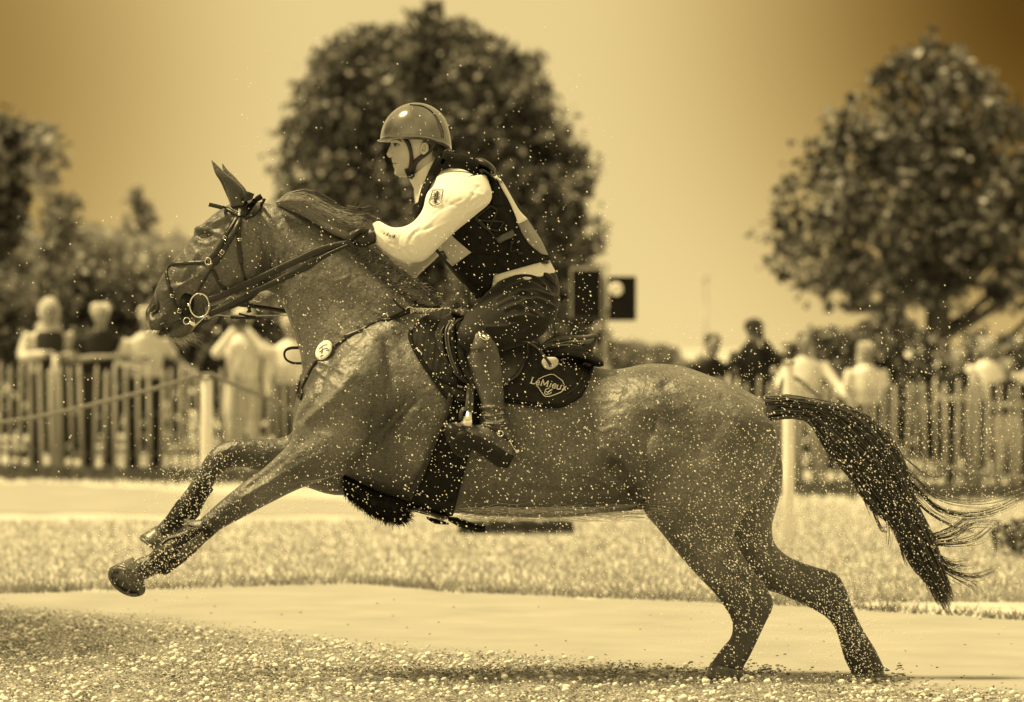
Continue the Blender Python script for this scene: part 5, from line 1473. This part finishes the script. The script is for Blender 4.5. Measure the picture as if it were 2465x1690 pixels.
# ------------------------------------------------------------------ low jump log and clod at the right
def loglike(px0, px1, topy, boty, label, seedk):
    a, b = gp(px0, boty), gp(px1, boty); s = PPM * CAM_D / (CAM_D + a.y); h = (boty - topy) / s
    m_ = MB(); P = []; R = []
    for t in np.linspace(0, 1, 26):
        p = a.lerp(b, float(t)); P.append((p.x, p.y, p.z + h * .5)); R.append(h * .52 * (1 + .16 * math.sin(t * 23 + seedk) + .1 * math.sin(t * 51)))
    tube(m_, P, R, 14, smooth=False); v = m_.verts(); v += rng.normal(0, .004, v.shape); m_.v = [v]
    return m_, a
m_, a = loglike(1105, 1378, 1252, 1286, "", 1)
lg_ = empty('log', a, "low dark log lying on the grass beneath the horse's belly", "log"); m_.build('bark', M['leather'], lg_)
m_ = MB(); q = gp(1378, 1286); tube(m_, [(q.x - .004, q.y, q.z + .045), (q.x + .004, q.y, q.z + .045)], .044, 14, smooth=False); m_.build('cut_end', M['pale'], lg_)

# ------------------------------------------------------------------ trees and bushes
M['leafD'] = material('dark_foliage', 0.02, 0.55, 0.42, 0.6, 1.7, 10, trans=.25, p0=.48, p1=.90, island=.45)  # pale end of the ramp paints glints of light into the leaves
M['leafM'] = material('grey_foliage', 0.08, 0.42, 0.5, 0.5, 2.2, 10, trans=.35, p0=.38, p1=.78, island=.45)
M['leafP'] = material('pale_foliage', 0.22, 0.45, 0.6, 0.4, 1.6, 10, trans=.35)
M['hedgeL'] = material('hedge_foliage', 0.006, 0.03, 0.8, 0.1, 2.2, 8, trans=.1)
M['bark'] = material('tree_bark', 0.05, 0.09, 0.85, 0.2, 6, 6, .5, 20)
def canopy(rows, d, nleaf, size, clump, cover=.75, shell=.35, tips=0):
    """leaf quads in a crown whose outline is rows of (py, left px, right px); leaves gather in boughs"""
    s = PPM * CAM_D / d; R = np.array(rows, float); Y0 = d - CAM_D
    top, bot = R[:, 0].min(), R[:, 0].max()
    wts = (R[:, 2] - R[:, 1]); 
    ncl = clump; C = []
    while len(C) < ncl:
        py = random.uniform(top, bot); l, r = np.interp(py, R[:, 0], R[:, 1]), np.interp(py, R[:, 0], R[:, 2])
        if random.random() > (r - l) / wts.max(): continue
        rad = (r - l) / 2; a = random.uniform(0, 2 * math.pi); q = (1 - shell * random.random() ** 1.2) if random.random() < cover else random.random() ** .5
        x = (l + r) / 2 + rad * q * .93 * math.cos(a); C.append((x, py, rad * q * .93 * math.sin(a) / s * .8, random.uniform(.6, 1.4)))
    V_, F_ = [], []
    for k in range(nleaf):
        c = C[int(random.random() ** 1.0 * ncl)]
        sp = min(.24 * c[3] * s, .16 * wts.max() * c[3])
        x = c[0] + random.gauss(0, sp * .55); py = c[1] + random.gauss(0, sp * .6); yy = c[2] + random.gauss(0, .22)
        l, r = np.interp(py, R[:, 0], R[:, 1]), np.interp(py, R[:, 0], R[:, 2]); jg = wts.max() * .022
        mg = abs(random.gauss(0, 5)) + jg * (math.sin(py * .11 + d) + math.sin(py * .043 + x * .05) + math.sin(x * .075 + d * 2))
        if py < top - mg or py > bot + mg * 2 or x < l - mg or x > r + mg: continue
        sz = size * random.uniform(.5, 1.3)
        p = np.array([(x - CX) / s, Y0 + yy, CAM_Z - (py - HY) / s])
        u = rng.normal(0, 1, 3); u /= np.linalg.norm(u); w = rng.normal(0, 1, 3); w -= u * (w @ u); w /= np.linalg.norm(w)
        i = len(V_); V_ += [tuple(p - u * sz * .5), tuple(p + w * sz * .28), tuple(p + u * sz * .5), tuple(p - w * sz * .28)]; F_.append((i, i + 1, i + 2, i + 3))
    return V_, F_, C, s
def tree(name, rows, d, nleaf, size, clump, mat, label, cat='tree', trunkpx=None, trunk_r=.12, cover=.75, shell=.35, group=None, limbs=14):
    V_, F_, C, s = canopy(rows, d, nleaf, size, clump, cover, shell)
    R = np.array(rows); cxp = trunkpx if trunkpx is not None else float((R[len(R) // 2, 1] + R[len(R) // 2, 2]) / 2)
    x = (cxp - CX) / s; Y0 = d - CAM_D; z0 = gz(x, Y0)
    root = empty(name, (x, Y0, z0), label, cat, group)
    m_ = MB(); m_.add(V_, F_); m_.build('crown' if cat == 'tree' else 'foliage', M[mat], root, smooth=False)
    m_ = MB(); zt = CAM_Z - (R[0, 0] * .75 + R[-1, 0] * .25 - HY) / s
    tube(m_, [(x, Y0, z0 - .1), (x + .03, Y0, z0 + (zt - z0) * .4), (x, Y0, zt)], [trunk_r * 1.25, trunk_r * .8, trunk_r * .2], 10)
    for c in random.sample(C, min(limbs, len(C))):
        e = Vector(((c[0] - CX) / s, Y0 + c[2], CAM_Z - (c[1] - HY) / s)); zb = max(z0 + (zt - z0) * .15, min(zt, e.z - abs(e.x - x) * .8))
        b = Vector((x, Y0, zb)); md = b.lerp(e, .5) + Vector((0, 0, -.08 * (e - b).length))
        tube(m_, [b, md, e], [trunk_r * .4, trunk_r * .25, trunk_r * .08], 6, 3)
    m_.build('trunk' if cat == 'tree' else 'stem', M['bark'], root)
    return root
tree('tree', [(28,1010,1075),(55,930,1135),(85,825,1190),(125,745,1270),(190,715,1345),(250,675,1385),(320,650,1428),(400,628,1450),(480,632,1460),(560,660,1464),(650,700,1464),(740,740,1468),(830,780,1470),(900,800,1460)],
     62, 46000, .17, 640, 'leafD', "large broad dark tree rising behind the rider", trunk_r=.2, cover=.55, shell=.5)
tree('tree', [(100,2225,2275),(118,2170,2310),(150,2118,2345),(205,2066,2400),(258,1992,2460),(330,1942,2540),(395,1888,2590),(470,1845,2630),(570,1824,2660),(660,1850,2680),(735,1945,2640)],
     52, 17000, .15, 300, 'leafD', "big round-crowned tree with sky showing through at the right edge", trunkpx=2252, trunk_r=.21, cover=.45, shell=.65, limbs=34)
tree('tree', [(262,-60,30),(300,-180,110),(370,-220,118),(440,-240,78),(520,-240,62),(600,-240,74),(680,-240,100),(760,-240,90)],
     50, 9000, .17, 130, 'leafD', "dark dense tree cut off by the left edge of the view", trunkpx=-90, trunk_r=.15, cover=.5, shell=.6)
tree('tree', [(300,90,150),(350,40,165),(430,70,150),(500,90,215),(560,60,210),(620,50,180)], 46, 900, .13, 34, 'leafM', "thin straggly young tree beside the dark tree at the left", trunkpx=112, trunk_r=.035, limbs=24)
tree('tree', [(455,312,335),(500,288,365),(540,280,385),(580,290,370),(640,300,360)], 60, 900, .14, 22, 'leafM', "small sparse-topped tree poking out above the pale bushes", trunkpx=322, trunk_r=.03, limbs=14)
tree('bush', [(548,130,260),(590,60,330),(650,40,360),(720,30,380),(800,20,390),(900,10,400)], 52, 7000, .16, 80, 'leafP', "rounded pale bush behind the two fair-haired spectators", 'bush', trunk_r=.05)
tree('bush', [(560,330,430),(600,280,470),(660,250,500),(740,240,520),(820,240,540),(900,240,560)], 56, 6500, .16, 80, 'leafP', "pale bush behind the horse's muzzle", 'bush', trunk_r=.05)
tree('bush', [(660,170,330),(700,130,400),(760,100,440),(830,90,460),(910,80,470)], 47, 7000, .14, 70, 'leafD', "dark low bush behind the spectators at the left fence", 'bush', trunk_r=.05)
tree('bush', [(690,420,560),(730,390,640),(790,380,690),(860,370,720),(920,370,740)], 47, 6000, .14, 60, 'leafD', "dark low bush under the horse's chin", 'bush', trunk_r=.05)
tree('bush', [(640,-80,20),(690,-120,70),(760,-140,90),(900,-150,110)], 46, 4000, .14, 40, 'leafM', "grey bush at the left edge beside the fence end", 'bush', trunk_r=.05)
tree('bush', [(700,560,700),(760,540,800),(830,520,860),(900,520,900)], 50, 6000, .14, 60, 'leafD', "dark bush at the foot of the large tree, behind the horse's neck", 'bush', trunk_r=.05)
tree('bush', [(826,1480,1560),(840,1450,1620),(870,1440,1660),(910,1440,1680)], 60, 2600, .14, 40, 'leafM', "low grey bush beyond the saddle on the horizon", 'bush', trunk_r=.03)
tree('bush', [(765,2090,2180),(800,2030,2250),(850,2000,2290),(920,1960,2310),(1000,1940,2330)], 44, 7500, .13, 80, 'leafD', "dark bush under the round-crowned tree at the right", 'bush', trunk_r=.05)
tree('bush', [(800,1960,2010),(830,1900,2050),(880,1860,2070),(960,1850,2090),(1000,1850,2090)], 46, 4200, .13, 50, 'leafD', "dark bush behind the spectators in white at the right", 'bush', trunk_r=.05)
tree('bush', [(815,2330,2460),(860,2290,2520),(930,2270,2560),(1010,2270,2580)], 45, 5000, .13, 60, 'leafD', "dark bush at the right edge behind the fence", 'bush', trunk_r=.05)
tree('bush', [(880,1640,1760),(905,1600,1880),(960,1590,1900)], 50, 3000, .13, 40, 'leafM', "low bush behind the photographing man", 'bush', trunk_r=.04)
tree('bush', [(1246,2430,2500),(1270,2405,2560),(1300,2400,2580),(1326,2410,2570)], 24.4, 1600, .05, 40, 'leafD', "small dark shrub on the grass at the right edge of the view", 'bush', trunk_r=.01, limbs=6)

tree('hedge', [(868,-200,1560),(890,-240,1600),(960,-240,1600),(1055,-240,1600)], 46, 15000, .13, 340, 'hedgeL', "long dark hedge behind the spectators along the left half of the fence", 'hedge', trunk_r=.02, limbs=0)
tree('hedge', [(930,1830,2700),(960,1800,2700),(1020,1800,2700),(1110,1800,2700)], 46, 9000, .13, 200, 'hedgeL', "dark hedge behind the spectators along the right half of the fence", 'hedge', trunk_r=.02, limbs=0)
# leafy mass added unseen behind the camera to dim front light and helmet reflection
V_, F_ = [], []
for k in range(15000):
    x = random.uniform(-60, 60); hgt = 7.5 + 2.2 * math.sin(x * .21) + 1.4 * math.sin(x * .57 + 1) + .8 * math.sin(x * 1.3)
    p = np.array([x, -36 + random.gauss(0, 1.2), hgt * random.random() ** .8]); u = rng.normal(0, 1, 3); u /= np.linalg.norm(u); w = rng.normal(0, 1, 3); w -= u * (w @ u); w /= np.linalg.norm(w)
    i = len(V_); V_ += [tuple(p - u * .5), tuple(p + w * .32), tuple(p + u * .5), tuple(p - w * .32)]; F_.append((i, i + 1, i + 2, i + 3))
m_ = MB(); m_.add(V_, F_); tag(m_.build('added_wood', M['leafD'], smooth=False), "dark leafy mass added unseen behind the camera to dim the front light", "added_wood", kind='stuff')
# added tree, unseen past the left edge, put there to darken the ground
def added_shade_tree(x, y_, zc, r):
    root = empty('tree', (x, y_, 0), "added tree, unseen past the left edge, put there to shade the verge", 'tree')
    V_, F_ = [], []
    for k in range(5200):
        q = rng.normal(0, 1, 3); q = q / np.linalg.norm(q) * r * random.random() ** .4 * np.array([1, 1.5, .8])
        if abs(math.sin(q[0] * 4) + math.sin(q[1] * 3.3) + math.sin(q[2] * 5)) < .35: continue
        p = np.array([x, y_, zc]) + q; u = rng.normal(0, 1, 3); u /= np.linalg.norm(u); w = rng.normal(0, 1, 3); w -= u * (w @ u); w /= np.linalg.norm(w)
        i = len(V_); V_ += [tuple(p - u * .09), tuple(p + w * .05), tuple(p + u * .09), tuple(p - w * .05)]; F_.append((i, i + 1, i + 2, i + 3))
    m_ = MB(); m_.add(V_, F_); m_.build('crown', M['leafD'], root, smooth=False)
    m_ = MB(); tube(m_, [(x, y_, -.05), (x + .04, y_, zc * .5), (x, y_, zc + r * .5)], [.12, .08, .02], 10)
    for k in range(9):
        a = k * 2.4; tube(m_, [(x, y_, zc - r * .6 + k * .12), (x + r * .45 * math.cos(a), y_ + r * .6 * math.sin(a), zc - r * .1 + k * .1), (x + r * .8 * math.cos(a), y_ + r * 1.1 * math.sin(a), zc + k * .08)], [.04, .025, .008], 6)
    m_.build('trunk', M['bark'], root)
added_shade_tree(-5.6, 1.6, 4.4, 1.7)

# ------------------------------------------------------------------ spectators
M['skin2'] = material('spectator_skin', 0.2, 0.3, 0.6, 0.3, 10)
TN = {}
def tone_mat(v, nm):
    key = round(v, 3)
    if key not in TN: TN[key] = material('cloth_tone_%d' % int(v * 1000), v * .9, v * 1.1, .8, .3, 8, 3, .2, 60)
    return TN[key]
def tub(mb, P, r, n=12, Q=None):
    tube(mb, P, r, n, 4)
def spectator(px, topy, d, label, top, legs, hair, arms, sleeve='long', vest=None, turn=None, hat=None, pose=''):
    turn = math.sin(px * 1.7) * .38 if turn is None else turn
    s = PPM * CAM_D / d; x = (px - CX) / s; Y0 = d - CAM_D; z0 = gz(x, Y0); H = CAM_Z - (topy - HY) / s - z0
    k = H / 1.75
    root = empty('person', (x, Y0, z0), label, 'person', 'spectators behind the paling fence')
    ct, st = math.cos(turn), math.sin(turn)
    def p(a, b, c): return np.array([x + k * (a * ct - b * st), Y0 + k * (a * st + b * ct), z0 + k * c])
    def pl(L_): return [p(*q) for q in L_]
    lean = -.10 if 'lean' in pose else 0
    def ell(mb, c, r): ball(mb, p(*c), tuple(q * k for q in r), 14, 10)
    hd = (0, lean * 1.5 - .02, 1.62)
    B = MB(); ell(B, hd, (.078, .095, .115)); ell(B, (0, lean * 1.5 - .055, 1.56), (.055, .06, .06)); ell(B, (0, lean * 1.5 - .115, 1.60), (.014, .02, .02))
    for sx in (-1, 1): ell(B, (sx * .08, lean * 1.5, 1.605), (.012, .02, .03))
    tub(B, pl([(0, lean * 1.2, 1.56), (0, lean, 1.46), (0, lean * .9, 1.40)]), [.055 * k, .056 * k, .07 * k])
    torso = pl([(0, lean * .9, 1.475), (0, lean * .85, 1.435), (0, lean * .7, 1.375), (0, lean * .5, 1.2), (0, 0, 1.02), (0, .02, .90)])
    def body_tube(mb, P, widths, depths, inf=0):
        V_ = []; th = np.linspace(0, 2 * math.pi, 18, endpoint=False)
        S_ = cr(np.hstack([np.array(P), np.array(widths)[:, None], np.array(depths)[:, None]]), 4)
        for r in S_:
            for t in th:
                a, b = (r[3] * k + inf) * math.cos(t), (r[4] * k + inf) * math.sin(t)
                V_.append((r[0] + a * ct - b * st, r[1] + a * st + b * ct, r[2]))
        mb.add(V_, ring_faces(len(S_), 18))
    TW, TD = [.062, .115, .178, .175, .155, .17], [.06, .085, .10, .12, .105, .11]
    body_tube(B, torso, TW, TD)
    AR = []
    for sx, (el, hnd) in zip((-1, 1), arms):
        sh = (sx * .185, lean * .7, 1.40); AR.append(pl([sh, (sx * .22, lean * .6 + .0, 1.33), el, tuple((np.array(el) + np.array(hnd)) / 2), hnd]))
        tub(B, AR[-1], [.052 * k, .05 * k, .04 * k, .036 * k, .026 * k])
        e = np.array(hnd) - np.array(el); e /= np.linalg.norm(e); h_ = np.array(hnd) + e * .05
        ball(B, p(*h_), (.035 * k, .035 * k, .04 * k), 10, 8)
        for f_ in range(5):
            o = np.array([(f_ - 2) * .014, 0, (f_ - 2) * .004]); tub(B, pl([tuple(h_ + o), tuple(h_ + o + e * .05), tuple(h_ + o + e * .085 + np.array([0, 0, -.015]))]), [.009 * k, .008 * k, .006 * k], 6)
    LG = []
    for sx in (-1, 1):
        LG.append(pl([(sx * .09, .02, .95), (sx * .11, .0, .7), (sx * .11, -.02, .5), (sx * .12, .02, .28), (sx * .12, .03, .07)])); tub(B, LG[-1], [.09 * k, .08 * k, .058 * k, .055 * k, .04 * k])
    v, f, _ = remesh(B, .018 * k, 2); obj_from(v, f, 'body', M['skin2'], root)
    S_ = MB(); body_tube(S_, torso, TW, TD, .014)
    for A in AR:
        rr = [.066 * k, .064 * k, .056 * k, .05 * k, .042 * k]
        if sleeve == 'long': tub(S_, A, rr)
        elif sleeve == 'short': tub(S_, A[:2] + [A[1] * .4 + A[2] * .6], rr[:3])
    v, f, _ = remesh(S_, .018 * k, 2); obj_from(v, f, 'top', tone_mat(top, 't'), root)
    if vest is not None:
        S_ = MB(); body_tube(S_, torso[1:5], [w_ * .8 for w_ in TW[1:5]], [w_ * 1.12 for w_ in TD[1:5]], .03); v, f, _ = remesh(S_, .018 * k, 1); obj_from(v, f, 'vest', tone_mat(vest, 'v'), root)
    S_ = MB()
    for L_ in LG: tub(S_, L_, [.11 * k, .10 * k, .075 * k, .072 * k, .062 * k])
    body_tube(S_, torso[4:], TW[4:], TD[4:], .018); v, f, _ = remesh(S_, .018 * k, 2); obj_from(v, f, 'trousers', tone_mat(legs, 'l'), root)
    for sx in (-1, 1):
        m_ = MB(); ell(m_, (sx * .12, -.04, .04), (.05, .13, .045)); m_.build('shoe', tone_mat(.06, 's'), root)
    m_ = MB()
    if 'hood' in pose:
        ell(m_, (0, lean * 1.5 + .03, 1.63), (.115, .10, .15)); ell(m_, (0, lean * 1.2 + .05, 1.47), (.14, .11, .07))
    else:
        ell(m_, (0, lean * 1.5 + .015, 1.655), (.088, .095, .097))
        if 'longhair' in pose: ell(m_, (0, lean * 1.5 + .05, 1.57), (.095, .06, .16))
    else_ = 'hood' in pose
    if not else_:
        for q in range(9):
            a = q * .7; ell(m_, (.07 * math.cos(a), lean * 1.5 + .02 + .05 * math.sin(a), 1.69 + .03 * math.sin(a * 2)), (.038, .042, .04))
    m_.build('hood' if else_ else 'hair', tone_mat(hair, 'h'), root)
    for sx in (-1, 1):
        m_ = MB(); ell(m_, (sx * .032, lean * 1.5 - .098, 1.635), (.020, .016, .013)); m_.build('eye', tone_mat(.03, 'e'), root)
    m_ = MB(); ell(m_, (0, lean * 1.5 - .108, 1.565), (.026, .012, .007)); m_.build('mouth', tone_mat(.09, 'e'), root)
    if hat is not None:
        m_ = MB(); ell(m_, (0, lean * 1.5, 1.71), (.092, .10, .06)); ell(m_, (0, lean * 1.5 - .07, 1.685), (.12, .12, .010)); m_.build('hat', tone_mat(hat, 'h'), root)
    if 'camera' in pose:
        cam_ = empty('camera', p(0, -.20, 1.60), "dark camera held up to the face of the %s" % pose.split(':')[1], "camera")
        m_ = MB(); box(m_, p(0, -.17, 1.60), (.13 * k, .06 * k, .085 * k)); m_.build('camera_body', M['black'], cam_, smooth=False)
        m_ = MB(); tube(m_, [p(0, -.19, 1.60), p(0, -.34, 1.595)], .036 * k, 14, smooth=False); m_.build('lens', M['leather'], cam_)
    return root
REST = [((-.27, -.12, 1.17), (-.06, -.33, 1.20)), ((.27, -.12, 1.17), (.14, -.33, 1.18))]
RESTR = [((-.25, -.12, 1.18), (.08, -.33, 1.20)), ((.30, -.10, 1.18), (.42, -.32, 1.20))]
CAMA = [((-.26, -.14, 1.28), (-.06, -.17, 1.53)), ((.26, -.14, 1.28), (.06, -.17, 1.53))]
DOWN = [((-.26, .0, 1.10), (-.25, -.10, .88)), ((.26, .0, 1.10), (.25, -.10, .88))]
FOLD = [((-.26, -.10, 1.12), (.10, -.20, 1.15)), ((.26, -.10, 1.12), (-.10, -.22, 1.12))]
WIDE = [((-.30, -.10, 1.16), (-.16, -.34, 1.10)), ((.36, -.08, 1.16), (.50, -.30, 1.02))]
spectator(115, 722, 39.5, "spectator in pale hooded top and dark vest leaning on the fence, at the far left", .55, .05, .42, REST, vest=.03, pose='lean hood')
spectator(238, 730, 39.5, "spectator with short fair hair and dark T-shirt leaning on the fence at the left", .022, .035, .62, RESTR, 'short', pose='lean')
spectator(348, 738, 39.5, "spectator in pale T-shirt and dark trousers, half hidden behind the horse's muzzle", .62, .02, .5, WIDE, 'short', pose='lean')
spectator(586, 742, 39.6, "spectator in long white jacket holding a camera to the face, below the horse's chin", .78, .60, .7, CAMA, hat=.5, pose='camera:spectator in the long white jacket')
spectator(700, 758, 39.6, "spectator in white with lowered arms, right against the horse's chest", .78, .06, .6, DOWN, pose='')
spectator(1705, 804, 40.5, "dark-haired spectator in black T-shirt above the horse's croup", .02, .05, .05, REST, 'short', pose='lean')
spectator(1815, 770, 40.2, "tall man in dark jacket and cap photographing over the horse's croup", .02, .04, .05, CAMA, hat=.03, pose='camera:tall man in the dark jacket')
spectator(1940, 800, 39.8, "dark-haired spectator in pale shirt with arms spread, above the horse's tail", .68, .45, .06, WIDE, pose='')
spectator(2085, 823, 39.8, "fair spectator in white T-shirt with arms hanging, to the right of the tail", .80, .05, .55, DOWN, 'short', pose='longhair')
spectator(2308, 838, 39.6, "spectator in black top with bare folded arms under the round-crowned tree", .015, .04, .30, FOLD, 'short', pose='')
spectator(2425, 862, 39.6, "spectator in dark top and pale trousers near the right edge", .02, .55, .25, FOLD, 'short', pose='')
spectator(2378, 812, 41.5, "spectator in bright white top standing behind the others, near the right edge", .75, .1, .4, DOWN, 'long', pose='')
spectator(2490, 830, 39.8, "spectator in pale shirt cut off by the right edge", .45, .04, .25, DOWN, 'short', pose='')

# ------------------------------------------------------------------ spray of water thrown up round the horse
M['drop'] = material('spray_drops', 0.9, 0.95, 0.25, 0.6, 5, trans=.2)
m_ = MB()
def drops(n, f, r0, r1, y0=-1.0, y1=-.42, stretch=1.35):
    for k in range(n):
        px_, py_ = f(); Y_ = random.uniform(y0, y1); c = np.array(tuple(W(px_, py_, Y_)))
        if c[2] < .01: continue
        if 1265 < px_ < 1385 and 890 < py_ < 965 and random.random() < .9: continue
        if 925 < px_ < 1060 and 330 < py_ < 435 and random.random() < .8: continue
        r = r0 * (r1 / r0) ** (random.random() ** 3.0)
        S = iv * r
        if stretch > 1: S = S * np.array([stretch * random.uniform(.8, 1.3), 1, 1]); a = .95; S = np.stack([S[:, 0] * math.cos(a) + S[:, 2] * math.sin(a), S[:, 1], -S[:, 0] * math.sin(a) + S[:, 2] * math.cos(a)], 1)
        m_.add(S + c, if_)
U = random.uniform; Gs = random.gauss
drops(420, lambda: (U(560, 1480), 60 + 740 * random.random() ** .6), 0.00119, 0.00279)
drops(420, lambda: (U(900, 1480), 250 + 550 * random.random() ** .7), 0.00119, 0.00295)
drops(520, lambda: (U(20, 900), U(520, 1150)), 0.00119, 0.00295)
drops(700, lambda: (U(650, 1300), U(700, 1260)), 0.00128, 0.00328)
drops(1800, lambda: (U(950, 1900), 760 + 560 * random.random() ** .7), 0.00119, 0.00312, stretch=1.3)
drops(2300, lambda: (U(1300, 2465), U(780, 1460)), 0.00102, 0.00279, stretch=1.5)
drops(1800, lambda: (Gs(1990, 150), Gs(1180, 150)), 0.00102, 0.00262, stretch=1.6)
drops(1500, lambda: (Gs(2310, 130), Gs(1080, 150)), 0.00102, 0.00279)
drops(1500, lambda: (Gs(1760, 90), Gs(1420, 130)), 0.00102, 0.00246, stretch=1.6)
drops(1700, lambda: (Gs(2040, 60), Gs(1520, 90)), 0.00094, 0.00213, stretch=1.6)
drops(1000, lambda: (Gs(480, 60), Gs(1160, 70)), 0.00102, 0.00262)
drops(1100, lambda: (Gs(380, 75), Gs(1340, 50)), 0.00102, 0.00279)
drops(700, lambda: (U(400, 900), U(1050, 1350)), 0.00102, 0.00262)
drops(500, lambda: (Gs(2250, 120), Gs(1330, 80)), 0.00094, 0.00213)
tag(m_.build('spray', M['drop']), "fine pale water droplets flying in the air round the horse and rider", "water spray", kind='stuff')
